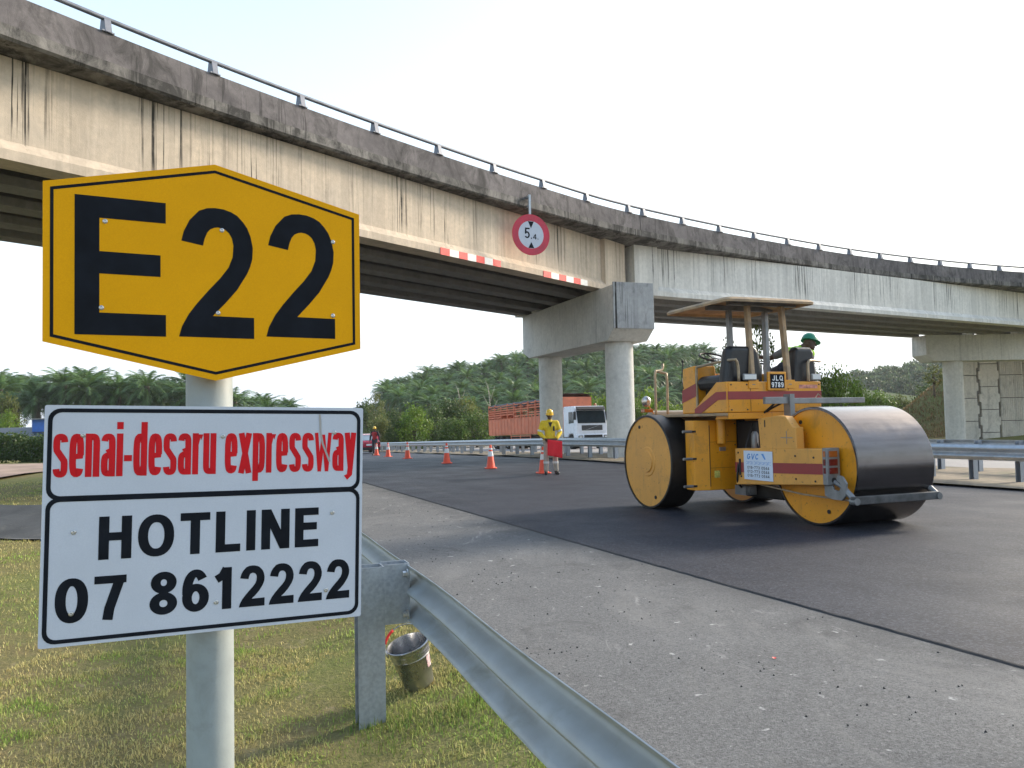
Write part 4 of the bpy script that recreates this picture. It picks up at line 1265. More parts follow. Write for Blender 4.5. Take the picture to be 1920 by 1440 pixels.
# seams, bolts and small stickers
for x0, x1, z0, z1 in ((.70, .704, 1.56, 1.99), (1.40, 1.404, 1.56, 1.73), (1.40, 1.404, 1.87, 1.99)):
    MB().box(x0, x1, -1.8645, -1.8605, z0, z1).build('panel_seam', M_blk, rear)
for x in (.36, .64, 1.46, 1.98):
    for z in (1.59, 1.96):
        MB().lathe([(.012, -1.868), (.012, -1.8605)], (x, 0, z), 'y', 8).build('bolt', M_blk, rear)
for z in (.70, 1.10):
    MB().box(.44, .92, -1.1845, -1.1805, z, z + .004).build('panel_seam', M_blk, body)
for z in (.42, .75, 1.05, 1.38):
    MB().lathe([(.011, -1.188), (.011, -1.18)], (.90, 0, z), 'y', 8).build('bolt', M_blk, body)
MB().box(.50, .60, -1.1845, -1.1805, .55, .66).build('decal', pmat('warning_sticker', (.55, .50, .12), .5, var=.5, scale=40), body)
mb = MB(); mb.tube(spline([(.95, -1.35, .60), (.88, -1.55, .50), (.86, -1.85, .55), (.95, -2.1, .60)], .05), .020, 8); mb.build('hose', M_blk, rol, smooth=True)
mb = MB(); mb.tube(spline([(1.05, -1.35, 1.30), (.95, -1.62, 1.20), (.86, -1.78, 1.05), (.90, -1.85, .8)], .05), .014, 8); mb.build('hose', M_blk, rol, smooth=True)

# ------------------------------------------------------------------ people
M_skin = pmat('skin', (.085, .045, .028), .55, var=.12, scale=20)
M_hair = pmat('hair', (.012, .010, .009), .7)
M_boot = pmat('boot_leather', (.015, .014, .013), .55, var=.4, scale=12)
M_hat_y = pmat('yellow_helmet', (.72, .43, .015), .3, var=.06, coat=.4)
M_hat_g = pmat('green_helmet', (.015, .21, .10), .3, var=.06, coat=.4)
M_refl = pmat('reflective_tape', (.55, .56, .54), .35, var=.1, scale=30)

def caps(mb, a, b, r0, r1=None, n=10):
    """tapered limb piece with round ends"""
    r1 = r0 if r1 is None else r1
    mb.cyl(a, b, r0, r1, n, cap=True)
    mb.ell(a, r0, n, 6); mb.ell(b, r1, n, 6)

def fused(name, mb, mat, parent, voxel, smooth=6):
    """fuse overlapping pieces into one continuous skin"""
    o = mb.build(name, mat, parent)
    r = o.modifiers.new('fuse', 'REMESH'); r.mode = 'VOXEL'; r.voxel_size = voxel; r.use_smooth_shade = True
    s = o.modifiers.new('soften', 'SMOOTH'); s.factor = .5; s.iterations = smooth
    return o

def hand(mb, wrist, palm_dir, side, grip):
    """palm, four bent fingers of unequal length and a thumb leaving the side of the palm"""
    d = np.array(palm_dir, float); d /= np.linalg.norm(d)
    s_ = np.array(side, float); s_ -= d * (s_ @ d); s_ /= np.linalg.norm(s_)
    nrm = np.cross(d, s_) * grip
    w_ = np.array(wrist, float)
    c = w_ + d * .05
    for k in (-.026, 0, .026): caps(mb, w_ + s_ * k * .7, w_ + d * .085 + s_ * k, .017, .015, 8)
    for k, L in ((-.033, .062), (-.011, .074), (.011, .070), (.033, .055)):
        p0 = w_ + d * .085 + s_ * k
        p1 = p0 + (d * .75 + nrm * .55) * L * .5
        p2 = p1 + (d * -.1 + nrm * 1.0) * L * .35
        p3 = p2 + (d * -.8 + nrm * .4) * L * .3
        caps(mb, p0, p1, .0095, .009, 8); caps(mb, p1, p2, .009, .0085, 8); caps(mb, p2, p3, .0085, .0075, 8)
    p0 = w_ + d * .03 - s_ * .035
    p1 = p0 + d * .03 - s_ * .022 + nrm * .012
    p2 = p1 + d * .022 + nrm * .022
    caps(mb, p0, p1, .012, .010, 8); caps(mb, p1, p2, .010, .0085, 8)

def head_on(mb, c, yaw, pitch, tilt):
    """head facing local -y before turning"""
    R_ = Matrix.Rotation(yaw, 3, 'Z') @ Matrix.Rotation(tilt, 3, 'Y') @ Matrix.Rotation(pitch, 3, 'X')
    def P(x, y, z): q = R_ @ Vector((x, y, z)); return (c[0] + q.x, c[1] + q.y, c[2] + q.z)
    mb.ell(c, (.076, .096, .105), 16, 12, R_)
    mb.ell(P(0, -.028, -.055), (.056, .066, .062), 12, 8, R_)          # jaw
    mb.ell(P(0, -.082, -.098), (.022, .016, .018), 8, 6, R_)           # chin
    caps(mb, P(0, -.094, .012), P(0, -.112, -.026), .010, .015, 8)     # nose
    mb.ell(P(0, -.088, .030), (.046, .014, .012), 10, 6, R_)           # brow
    mb.ell(P(0, -.092, -.060), (.024, .012, .011), 10, 6, R_)          # lips
    for s_ in (-1, 1): mb.ell(P(s_ * .078, .004, -.005), (.012, .022, .032), 8, 6, R_)
    return P, R_

def face_parts(P, R_, body):
    M_eye = bpy.data.materials.get('eye') or pmat('eye', (.35, .33, .30), .3)
    for s_ in (-1, 1):
        MB().ell(P(s_ * .030, -.086, .008), (.013, .008, .007), 8, 6, R_).build('eye', M_eye, body, smooth=True)

def helmet(parent, P, R_, mat):
    h = MB()
    n = 24; rings = []
    prof_ = [(1.0, .028), (1.0, .045), (.97, .085), (.86, .125), (.62, .155), (.32, .168), (.0, .172)]
    for k, z in prof_:
        rings.append([P(.105 * max(k, .003) * math.cos(q), .125 * max(k, .003) * math.sin(q), z) for q in np.arange(n) * 2 * math.pi / n])
    brim = [P((.118) * math.cos(q), (.140) * math.sin(q) - (.035 if math.sin(q) < -.3 else 0), .024) for q in np.arange(n) * 2 * math.pi / n]
    brim2 = [P((.118) * math.cos(q), (.140) * math.sin(q) - (.035 if math.sin(q) < -.3 else 0), .030) for q in np.arange(n) * 2 * math.pi / n]
    allr = [brim, brim2] + rings
    h.add([p for r_ in allr for p in r_], [(k * n + i, k * n + (i + 1) % n, (k + 1) * n + (i + 1) % n, (k + 1) * n + i) for k in range(len(allr) - 1) for i in range(n)] + [tuple(range(n - 1, -1, -1))])
    o = h.build('helmet', mat, parent, smooth=rad(45))
    mb = MB(); mb.tube([P(0, y, z) for y, z in ((-.124, .055), (-.10, .125), (-.05, .170), (0, .180), (.05, .170), (.10, .125), (.124, .055))], .010, 6); mb.build('ridge', mat, o, smooth=True)
    return o

def standing(root, J, mats, face=(0, 0, 0), voxel=.009):
    """J: joints in the person's own frame; builds body, then clothes as children"""
    top, leg = mats['top'], mats['leg']
    b = MB()
    caps(b, J['hipL'], J['hipR'], .105); caps(b, J['pel'], J['chest'], .115, .13)
    caps(b, J['shL'] * .8 + J['shR'] * .2, J['shL'] * .2 + J['shR'] * .8, .075)
    caps(b, J['neck0'], J['head'], .058, .055)
    for s_ in 'LR':
        caps(b, J['sh' + s_], J['el' + s_], .052, .042); caps(b, J['el' + s_], J['wr' + s_], .042, .030)
        caps(b, J['hip' + s_], J['kn' + s_], .082, .056); caps(b, J['kn' + s_], J['an' + s_], .055, .038)
        caps(b, J['an' + s_], J['to' + s_], .040, .034)
        hand(b, J['wr' + s_], J['hd' + s_], J['hs' + s_], 1 if s_ == 'L' else -1)
    P, R_ = head_on(b, J['head'], *face)
    body = fused('body', b, M_skin, root, voxel * .85, 4)
    face_parts(P, R_, body)
    # shirt or jacket with sleeves
    t = MB()
    caps(t, J['pel'] + V(0, 0, .02), J['chest'], .142, .150); caps(t, J['chest'] + V(-.07, 0, 0), J['chest'] + V(.07, 0, 0), .135)
    caps(t, J['hipL'] + V(0, 0, .04), J['hipR'] + V(0, 0, .04), .118)
    caps(t, J['shL'], J['shR'], .078); caps(t, (J['shL'] + J['shR']) / 2, J['neck0'] + V(0, 0, .03), .10, .072)
    for s_ in 'LR':
        m_ = J['wr' + s_] * .9 + J['el' + s_] * .1
        caps(t, J['sh' + s_], J['el' + s_], .078, .064); caps(t, J['el' + s_], m_, .064, .050)
    fused('jacket', t, top, root, voxel * 1.2, 5)
    g = MB()
    caps(g, J['hipL'], J['hipR'], .122)
    for s_ in 'LR':
        a_ = J['an' + s_] + V(0, 0, .04)
        caps(g, J['hip' + s_], J['kn' + s_], .100, .076); caps(g, J['kn' + s_], a_, .076, .066)
    fused('trousers', g, leg, root, voxel * 1.2, 4)
    for s_ in 'LR':
        f = MB(); caps(f, J['an' + s_] + V(0, 0, .10), J['an' + s_], .058, .056); caps(f, J['an' + s_] + V(0, .03, -.03), J['to' + s_] + V(0, -.03, 0), .052, .044)
        fused('boot', f, mats['boot'], root, .012, 3)
    helmet(root, P, R_, mats['hat'])
    return P

def joints(**k):
    J = dict(hipL=(.09, 0, .92), hipR=(-.09, 0, .92), pel=(0, 0, .97), chest=(0, .005, 1.30), shL=(.19, .01, 1.42), shR=(-.19, .01, 1.42), neck0=(0, .01, 1.46), head=(0, -.012, 1.635),
             knL=(.115, -.01, .50), knR=(-.115, -.01, .50), anL=(.125, .03, .085), anR=(-.125, .03, .085), toL=(.15, -.12, .04), toR=(-.15, -.12, .04),
             elL=(.27, .03, 1.14), elR=(-.27, .03, 1.14), wrL=(.25, -.06, .90), wrR=(-.25, -.06, .90), hdL=(0, -.1, -1), hdR=(0, -.1, -1), hsL=(0, 1, 0), hsR=(0, 1, 0))
    J.update(k)
    return {a: V(*b) for a, b in J.items()}

def band(root, c, r, ax, mat, name='reflective_band', h=.05):
    c = np.array(c); ax = np.array(ax, float); ax /= np.linalg.norm(ax)
    mb = MB(); mb.cyl(c - ax * h / 2, c + ax * h / 2, r, n=20, cap=False)
    return mb.build(name, mat, root, smooth=True)

M_jy = pmat('yellow_work_jacket', (.70, .47, .02), .75, var=.16, scale=9, grime=(.42, .28, .02), gamt=.55, gscale=8, bump=.35, bscale=14)
M_khaki = pmat('beige_trousers', (.34, .30, .25), .85, var=.2, scale=7, bump=.3, bscale=14)
fm = empty('person', (1.02, 22.2, .014), rad(4))
tag(fm, 'worker in yellow jacket and yellow helmet facing us, holding a red flag', 'person')
J = joints(elL=(.285, .0, 1.15), elR=(-.285, .0, 1.15), wrL=(.16, -.19, .985), wrR=(-.16, -.19, .985), hdL=(-.75, -.25, -.45), hdR=(.75, -.25, -.45), hsL=(0, -.4, 1), hsR=(0, -.4, 1), toL=(.19, -.11, .04), knL=(.13, -.01, .5), anL=(.16, .03, .085))
P = standing(fm, J, dict(top=M_jy, leg=M_khaki, boot=M_boot, hat=M_hat_y), (0, rad(10), 0))
for s_ in 'LR': band(fm, (J['el' + s_] + J['sh' + s_] * .0) * .8 + J['sh' + s_] * .2, .077, J['el' + s_] - J['sh' + s_], M_refl)
for s_ in 'LR': band(fm, J['kn' + s_] * .6 + J['an' + s_] * .4, .079, (0, 0, 1), M_refl, h=.06)
MB().box(.07, .12, -.175, -.14, 1.20, 1.33).build('radio', M_blk, fm, bevel=.01)
mb = MB(); mb.lathe([(.162, .955), (.162, .995)], (0, 0, 0), 'z', 24, cap=False); mb.build('belt', M_boot, fm, smooth=True)
mb = MB(); mb.prism([(-.06, 1.44), (0, 1.30), (.06, 1.44)], 'y', -.165, -.15); mb.build('collar_opening', M_blk, fm)

# signal flag in his hands
M_flag = pmat('red_flag_cloth', (.72, .018, .028), .8, var=.08, scale=5)
fl = empty('signal_flag', (1.0, 22.0, 1.0), rad(4))
tag(fl, 'bright red signal flag held low by the worker in yellow', 'flag')
mb = MB(); mb.tube([(-.52, .02, .135), (-.14, -.03, .005), (.34, -.06, -.05)], .010, 8); mb.build('stick', pmat('flag_stick', (.10, .07, .05), .7), fl)
mb = MB(); nu, nv = 12, 10; vs_ = []
for i in range(nu + 1):
    for j in range(nv + 1):
        a_, b_ = i / nu, j / nv
        vs_.append((-.06 + .40 * a_ - .01 * b_, -.045 - .02 * a_ + .022 * math.sin(a_ * 9 + b_ * 2) * (.3 + b_), -.012 - .06 * a_ - b_ * (.44 + .02 * a_)))
mb.add(vs_, [(i * (nv + 1) + j, (i + 1) * (nv + 1) + j, (i + 1) * (nv + 1) + j + 1, i * (nv + 1) + j + 1) for i in range(nu) for j in range(nv)])
c_ = mb.build('cloth', M_flag, fl, smooth=True); s_ = c_.modifiers.new('thick', 'SOLIDIFY'); s_.thickness = .003

M_vest = pmat('red_vest', (.36, .022, .022), .75, var=.2, scale=8)
M_drk = pmat('dark_sleeve', (.020, .019, .022), .8, var=.3, scale=8)
M_jean = pmat('dark_jeans', (.045, .05, .065), .85, var=.4, scale=6)
m2 = empty('person', (-8.72, 50.5, float(prof(50.5)) + .014), rad(-12))
tag(m2, 'distant worker in red vest and yellow helmet walking by the red car', 'person')
J2 = joints(elL=(.30, .02, 1.16), elR=(-.29, .03, 1.15), wrL=(.33, -.04, .92), wrR=(-.27, -.10, .93), knL=(.13, -.10, .5), anL=(.15, -.08, .085), toL=(.17, -.22, .04), knR=(-.12, .04, .5), anR=(-.14, .16, .085), toR=(-.15, .02, .04))
standing(m2, J2, dict(top=M_drk, leg=M_jean, boot=M_boot, hat=M_hat_y), (rad(10), rad(5), 0), .014)
v_ = MB(); caps(v_, J2['pel'] + V(0, 0, .06), J2['chest'], .158, .166); caps(v_, J2['chest'] + V(-.06, 0, .03), J2['chest'] + V(.06, 0, .03), .150); fused('vest', v_, M_vest, m2, .02, 3)

# roller driver, seated and leaning out to look back
M_lime = pmat('lime_vest', (.36, .66, .02), .7, var=.1, scale=8)
M_gsl = pmat('grey_sleeve', (.17, .17, .18), .8, var=.2, scale=8)
M_navy = pmat('navy_trousers', (.03, .035, .05), .85, var=.3, scale=8)
Wm = Matrix.Translation((2.213, 13.354, .014)) @ Matrix.Rotation(rad(21), 4, 'Z')
dl = Wm @ Vector((2.0, -1.2, 1.55))
dr = empty('person', tuple(dl), rad(21))
tag(dr, 'roller driver in lime vest and green helmet leaning out to look back', 'person')
def D(x, y, z): return V(x - 2.0, y + 1.2, z - 1.55)
J3 = dict(hipL=D(1.84, -1.24, 2.24), hipR=D(2.02, -1.22, 2.24), pel=D(1.95, -1.23, 2.30), chest=D(2.14, -1.20, 2.48), shL=D(2.01, -1.08, 2.535), shR=D(2.36, -1.26, 2.49), neck0=D(2.23, -1.18, 2.565), head=D(2.36, -1.26, 2.665),
          knL=D(1.93, -.82, 2.20), knR=D(2.12, -.80, 2.20), anL=D(1.92, -.80, 1.66), anR=D(2.12, -.78, 1.66), toL=D(1.92, -.64, 1.60), toR=D(2.12, -.62, 1.60),
          elL=D(1.85, -.92, 2.44), wrL=D(1.67, -.78, 2.475), elR=D(2.42, -1.20, 2.28), wrR=D(2.30, -1.00, 2.22), hdL=(-.9, .3, 0), hdR=(-.2, 1, 0), hsL=(.2, 0, 1), hsR=(1, 0, 0))
J3 = {a: np.array(b, float) for a, b in J3.items()}
b = MB()
caps(b, J3['hipL'], J3['hipR'], .10); caps(b, J3['pel'], J3['chest'], .11, .125); caps(b, J3['shL'] * .8 + J3['shR'] * .2, J3['shL'] * .2 + J3['shR'] * .8, .07); caps(b, J3['neck0'], J3['head'], .056)
for s_ in 'LR':
    caps(b, J3['sh' + s_], J3['el' + s_], .05, .042); caps(b, J3['el' + s_], J3['wr' + s_], .042, .030); hand(b, J3['wr' + s_], J3['hd' + s_], J3['hs' + s_], 1)
    caps(b, J3['hip' + s_], J3['kn' + s_], .08, .055); caps(b, J3['kn' + s_], J3['an' + s_], .055, .04); caps(b, J3['an' + s_], J3['to' + s_], .04, .034)
P3, R3 = head_on(b, J3['head'], rad(62), rad(14), rad(20))
bo = fused('body', b, M_skin, dr, .008, 4); face_parts(P3, R3, bo)
t = MB(); caps(t, J3['pel'], J3['chest'], .135, .142); caps(t, J3['shL'], J3['shR'], .085); caps(t, (J3['shL'] + J3['shR']) / 2, J3['neck0'] + V(.02, 0, .01), .095, .07); fused('vest', t, M_lime, dr, .012, 4)
t = MB()
for s_ in 'LR': caps(t, J3['sh' + s_], J3['sh' + s_] * .35 + J3['el' + s_] * .65, .080, .062)
fused('sleeves', t, M_gsl, dr, .011, 4)
t = MB(); caps(t, J3['hipL'], J3['hipR'], .118)
for s_ in 'LR': caps(t, J3['hip' + s_], J3['kn' + s_], .098, .074); caps(t, J3['kn' + s_], J3['an' + s_], .074, .06)
fused('trousers', t, M_navy, dr, .012, 4)
for s_ in 'LR':
    f = MB(); caps(f, J3['an' + s_], J3['to' + s_], .055, .045); fused('boot', f, M_boot, dr, .012, 3)
helmet(dr, P3, R3, M_hat_g)

# ------------------------------------------------------------------ traffic cones
M_cone = pmat('cone_orange', (.78, .085, .035), .55, var=.10, scale=6, grime=(.45, .07, .04), gamt=.62)
M_sleeve = pmat('cone_white_sleeve', (.68, .68, .68), .4, var=.08)
def cone_thing():
    r = empty('traffic_cone')
    mb = MB(); pl_ = [(.19 * a, .19 * b) for a, b in ((-1, -.75), (-.75, -1), (.75, -1), (1, -.75), (1, .75), (.75, 1), (-.75, 1), (-1, .75))]
    mb.prism(pl_, 'z', 0, .03); mb.build('base', M_cone, r, bevel=.008)
    MB().lathe([(.145, .03), (.135, .06), (.034, .735), (.028, .75), (.018, .75), (.018, .70)], (0, 0, 0), 'z', 28).build('shaft', M_cone, r, smooth=SM)
    MB().lathe([(.094, .385), (.0695, .545)], (0, 0, 0), 'z', 28, cap=False).build('reflective_sleeve', M_sleeve, r, smooth=SM)
    MB().lathe([(.0635, .60), (.0555, .65)], (0, 0, 0), 'z', 28, cap=False).build('reflective_sleeve', M_sleeve, r, smooth=SM)
    return r
cone0 = cone_thing()
CL = ['smallest orange cone, behind the legs of the distant worker', 'second smallest orange cone, just right of the distant worker', 'orange cone third from the left', 'orange cone fourth from the left, standing alone mid-road', 'orange cone between the lone cone and the flag holder', 'orange cone right behind the legs of the flag holder']
for k, (x, y, a) in enumerate([(-8.36, 49, .3), (-6.72, 43, 1.0), (-4.86, 36.8, .6), (-2.47, 29.7, .2), (-.73, 25.6, .1), (.84, 22.75, .25)]):
    c_ = cone0 if k == 0 else dup(cone0)
    c_.location = (x, y, float(prof(y)) + .016); c_.rotation_euler = (0, 0, a)
    tag(c_, CL[k], 'cone', 'traffic cones along the new asphalt')

# ------------------------------------------------------------------ steel bucket behind the guardrail
bk = empty('bucket', (-.605, 4.98, -.09), rad(20)); bk.scale = (.95, .95, .95)
bk.rotation_euler = (rad(7), rad(-17), rad(20))
tag(bk, 'shiny steel bucket with red-gripped handle, tilted on the grass by the post', 'bucket')
M_tin = pmat('bright_tin', (.50, .50, .51), .28, .95, var=.2, scale=6, grime=(.20, .20, .19), gamt=.6, gscale=5)
pr = [(.092, .0), (.096, .004), (.098, .02), (.122, .205), (.126, .208), (.1235, .215), (.127, .222), (.1245, .229), (.128, .236), (.126, .245), (.133, .275), (.138, .279), (.138, .285), (.131, .286), (.129, .275), (.094, .012), (.001, .010)]
MB().lathe([(.001, .0)] + pr, (0, 0, 0), 'z', 48, cap=False).build('pail', M_tin, bk, smooth=rad(50))
hp = [(.142 * math.cos(q), .03 + .10 * math.sin(q) * .5, .265 + .115 * math.sin(q)) for q in np.linspace(0, math.pi, 22)]
mb = MB(); mb.tube(hp, .0032, 6); mb.build('handle', M_tin, bk, smooth=True)
mb = MB(); mb.tube(hp[13:19], .009, 8); mb.build('grip', M_red, bk, smooth=True)
for s_ in (-1, 1): MB().ell((s_ * .139, .015, .262), (.010, .022, .026), 10, 8).build('ear', M_bolt, bk, smooth=True)
mb = MB()
for a0, a1, z0, z1 in ((rad(-52), rad(-30), .12, .20),):
    q = np.linspace(a0, a1, 6)
    vs_ = [((.0985 + (.122 - .098) * (z - .02) / .185 + .0012) * math.cos(a_), (.0985 + (.122 - .098) * (z - .02) / .185 + .0012) * math.sin(a_), z) for z in (z0, z1) for a_ in q]
    mb.add(vs_, [(i, i + 1, 7 + i, 6 + i) for i in range(5)])
mb.build('label', pmat('paper_label', (.62, .42, .42), .6, var=.6, scale=45), bk)

# ------------------------------------------------------------------ lorry on the opposite carriageway
M_cab = pmat('cab_white', (.74, .76, .80), .3, var=.05, coat=.4, grime=(.5, .5, .5), gamt=.68)
M_org = pmat('cargo_orange', (.62, .195, .105), .7, var=.16, scale=2, grime=(.40, .12, .07), gamt=.58, gscale=3)
M_glass = pmat('dark_glass', (.02, .03, .035), .08, var=.2, coat=.5)
M_tarp = pmat('black_tarpaulin', (.02, .021, .022), .6, var=.5, scale=4, bump=.5, bscale=6)
M_tyre = pmat('tyre_rubber', (.022, .021, .02), .85, var=.3, scale=9)
M_rim = pmat('rim_grey', (.30, .31, .33), .45, .5, var=.2)
tr = empty('lorry', (5.55, 56.1, float(prof(56)) + .055), rad(23))
tr.rotation_euler = (rad(-1.35), 0, rad(23))
tag(tr, 'white-cabbed lorry with a long orange cargo trailer beyond the guardrails', 'lorry')
cab = MB()
cab.prism([(.02, .55), (-.02, 1.2), (.0, 1.75), (.22, 2.82), (.40, 3.02), (1.9, 3.05), (2.0, 2.9), (2.0, .85), (1.35, .85), (1.2, 1.08), (.55, 1.08), (.40, .55)], 'x', -1.22, 1.22)
cb = cab.build('cab', M_cab, tr, bevel=.06, seg=3)
mb = MB(); mb.prism([(-.03, 1.80), (.175, 2.70), (.20, 2.70), (.0, 1.80)], 'x', -1.10, 1.10); mb.build('windscreen', M_glass, cb, bevel=.01)
mb = MB(); mb.prism([(.10, 2.72), (-.06, 2.78), (.14, 2.98), (.25, 2.98)], 'x', -1.12, 1.12); mb.build('sun_visor', M_blk, cb, bevel=.02)
g_ = MB().box(-.82, .82, -.055, -.018, 1.30, 1.66).build('grille', M_blk, cb, bevel=.02)
for z in (1.36, 1.44, 1.52, 1.60): MB().box(-.80, .80, -.066, -.056, z, z + .018).build('slat', M_steel, g_)
mb = MB(); mb.prism([(-.55, 1.33), (-.45, 1.33), (.55, 1.63), (.45, 1.63)], 'y', -.074, -.067); mb.build('diagonal_bar', M_rim, g_)
bp = MB(); bp.prism([(-.16, .35), (-.18, .8), (-.08, 1.05), (.35, 1.05), (.40, .35)], 'x', -1.24, 1.24); bp = bp.build('bumper', M_cab, tr, bevel=.04)
MB().box(-.72, .72, -.20, -.165, .80, .98).build('air_slot', M_blk, bp, bevel=.02)
MB().box(-.62, .62, -.20, -.165, .42, .58).build('air_slot', M_blk, bp, bevel=.02)
for s_ in (-1, 1):
    h_ = MB().box(s_ * 1.0 - .17, s_ * 1.0 + .17, -.20, -.15, .48, .95).build('headlamp', M_blk, bp, bevel=.03)
    MB().box(s_ * 1.0 - .12, s_ * 1.0 + .12, -.206, -.20, .66, .90).build('lens', M_clear, h_, bevel=.02)
    mr = MB(); mr.box(s_ * 1.28 - .06, s_ * 1.28 + .06, .02, .20, 2.05, 2.62); mr.tube([(s_ * 1.2, .25, 2.66), (s_ * 1.28, .1, 2.64)], .02, 6); mr.build('mirror', M_blk, tr, bevel=.02)
    mb = MB(); mb.prism([(.36, 1.85), (.50, 2.62), (1.15, 2.62), (1.15, 1.80)], 'x', min(s_ * 1.222, s_ * 1.232), max(s_ * 1.222, s_ * 1.232)); mb.build('side_window', M_glass, cb)
MB().lathe([(.10, 3.05), (.10, 3.16), (.05, 3.22)], (.75, .8, 0), 'z', 14).build('beacon', M_amber, tr, smooth=SM)
def wheel(x, y, r, w_, par, twin=False):
    s_ = 1 if x > 0 else -1
    t_ = MB().lathe([(r * .58, -w_ / 2), (r * .93, -w_ / 2), (r, -w_ / 2 + .04), (r, w_ / 2 - .04), (r * .93, w_ / 2), (r * .58, w_ / 2)], (0, 0, 0), 'x', 28, cap=False).build('wheel', M_tyre, par, smooth=SM, loc=(x, y, r))
    k = s_ * (w_ / 2 - .03)
    MB().lathe([(r * .60, k), (r * .50, k - s_ * .06), (r * .24, k - s_ * .06), (r * .20, k + s_ * .02), (.001, k + s_ * .02)], (0, 0, 0), 'x', 20, cap=False).build('rim', M_rim, t_, smooth=SM)
for y in (.88, 4.3, 5.6):
    for s_ in (-1, 1): wheel(s_ * 1.05, y, .52, .34, tr)
for y in (12.6, 13.9, 15.2):
    for s_ in (-1, 1): wheel(s_ * 1.05, y, .52, .36, tr)
mb = MB(); mb.box(-.45, .45, .6, 16.4, .82, 1.12); mb.build('chassis', M_blk, tr)
tl_ = empty('cargo_body', (0, 2.35, 0), 0, tr)
LB, ZB, ZM, ZT = 14.2, 1.28, 2.55, 3.78
MB().box(-1.25, 1.25, 0, LB, 1.18, 1.28).build('floor', M_org, tl_)
for s_ in (-1, 1):
    MB().box(s_ * 1.25 - .03, s_ * 1.25 + .03, 0.02, LB - .02, ZB, ZM).build('side_board', M_org, tl_)
    n = 20
    for i in range(n + 1):
        y = i * (LB - .12) / n
        zt = ZT - (.0 if i % 5 else 0) - .12 * (i % 3 == 1)
        MB().box(s_ * 1.262 - .045, s_ * 1.262 + .055, y, y + .11, ZB - .02, zt if i % 2 == 0 else ZM + .1).build('stake', M_org, tl_)
    for k in range(6):
        z = ZM + .10 + k * .19
        for q in range(5):
            if (q + k) % 7 == 3: continue
            y0, y1 = q * LB / 5 + .05, (q + 1) * LB / 5 - .05
            MB().box(s_ * 1.25 - .02, s_ * 1.25 + .02, y0, y1, z, z + .10).build('slat', M_org, tl_)
MB().box(-1.25, 1.25, -.04, .02, ZB, ZT).build('head_board', M_org, tl_)
MB().box(-1.25, 1.25, LB - .02, LB + .04, ZB, ZT - .4).build('tail_board', M_org, tl_)
mb = MB(); nu, nv = 40, 8; vs_ = []
for i in range(nu + 1):
    for j in range(nv + 1):
        a_, b_ = i / nu, j / nv * 2 - 1
        vs_.append((b_ * 1.33, a_ * LB, ZT + .10 - .10 * b_ ** 4 + .05 * math.sin(a_ * 47) * math.cos(b_ * 3) - (.22 + .1 * math.sin(a_ * 60)) * (abs(b_) > .9) + (.16 if a_ < .12 else 0)))
mb.add(vs_, [(i * (nv + 1) + j, (i + 1) * (nv + 1) + j, (i + 1) * (nv + 1) + j + 1, i * (nv + 1) + j + 1) for i in range(nu) for j in range(nv)])
mb.build('tarpaulin', M_tarp, tl_, smooth=True)
for s_ in (-1, 1):
    for z in (.58, .80, 1.02): MB().box(s_ * 1.22 - .02, s_ * 1.22 + .02, 5.4, 9.4, z, z + .07).build('side_guard', M_org, tl_)
    for y in (5.4, 7.4, 9.33): MB().box(s_ * 1.22 - .025, s_ * 1.22 + .025, y, y + .08, .55, 1.19).build('guard_post', M_org, tl_)

# ------------------------------------------------------------------ red car far up the road
M_carp = pmat('car_red', (.36, .012, .035), .25, var=.06, coat=.6)
car = empty('car', (-11.15, 60.0, float(prof(60)) + .016), rad(22))
tag(car, 'red hatchback seen from behind, half hidden by the white sign panel', 'car')
b = MB(); b.prism([(-1.9, .28), (-1.95, .55), (-1.88, .90), (-1.70, 1.0), (-1.35, 1.42), (.2, 1.46), (.95, 1.0), (1.85, .85), (1.95, .5), (1.9, .28)], 'x', -.80, .80)
cb_ = b.build('body', M_carp, car, bevel=.07, seg=3)
mb = MB(); mb.prism([(-1.735, 1.0), (-1.42, 1.38), (-1.40, 1.36), (-1.70, .98)], 'x', -.62, .62); mb.build('rear_window', pmat('pale_glass', (.30, .36, .40), .12, coat=.5), cb_)
for s_ in (-1, 1):
    mb = MB(); mb.prism([(-1.35, 1.0), (-1.2, 1.36), (.15, 1.39), (.7, 1.02)], 'x', min(s_ * .801, s_ * .812), max(s_ * .801, s_ * .812)); mb.build('side_window', M_glass, cb_)
    MB().box(s_ * .66 - .13, s_ * .66 + .13, -1.97, -1.90, .68, .88).build('tail_lamp', M_lens, cb_, bevel=.02)
    for y in (-1.25, 1.25): wheel(s_ * .72, y, .30, .2, car)
MB().box(-.24, .24, -1.975, -1.955, .62, .74).build('number_plate', M_pw, cb_)
MB().box(-.78, .78, -2.0, -1.90, .30, .50).build('bumper', M_blk, car, bevel=.03)

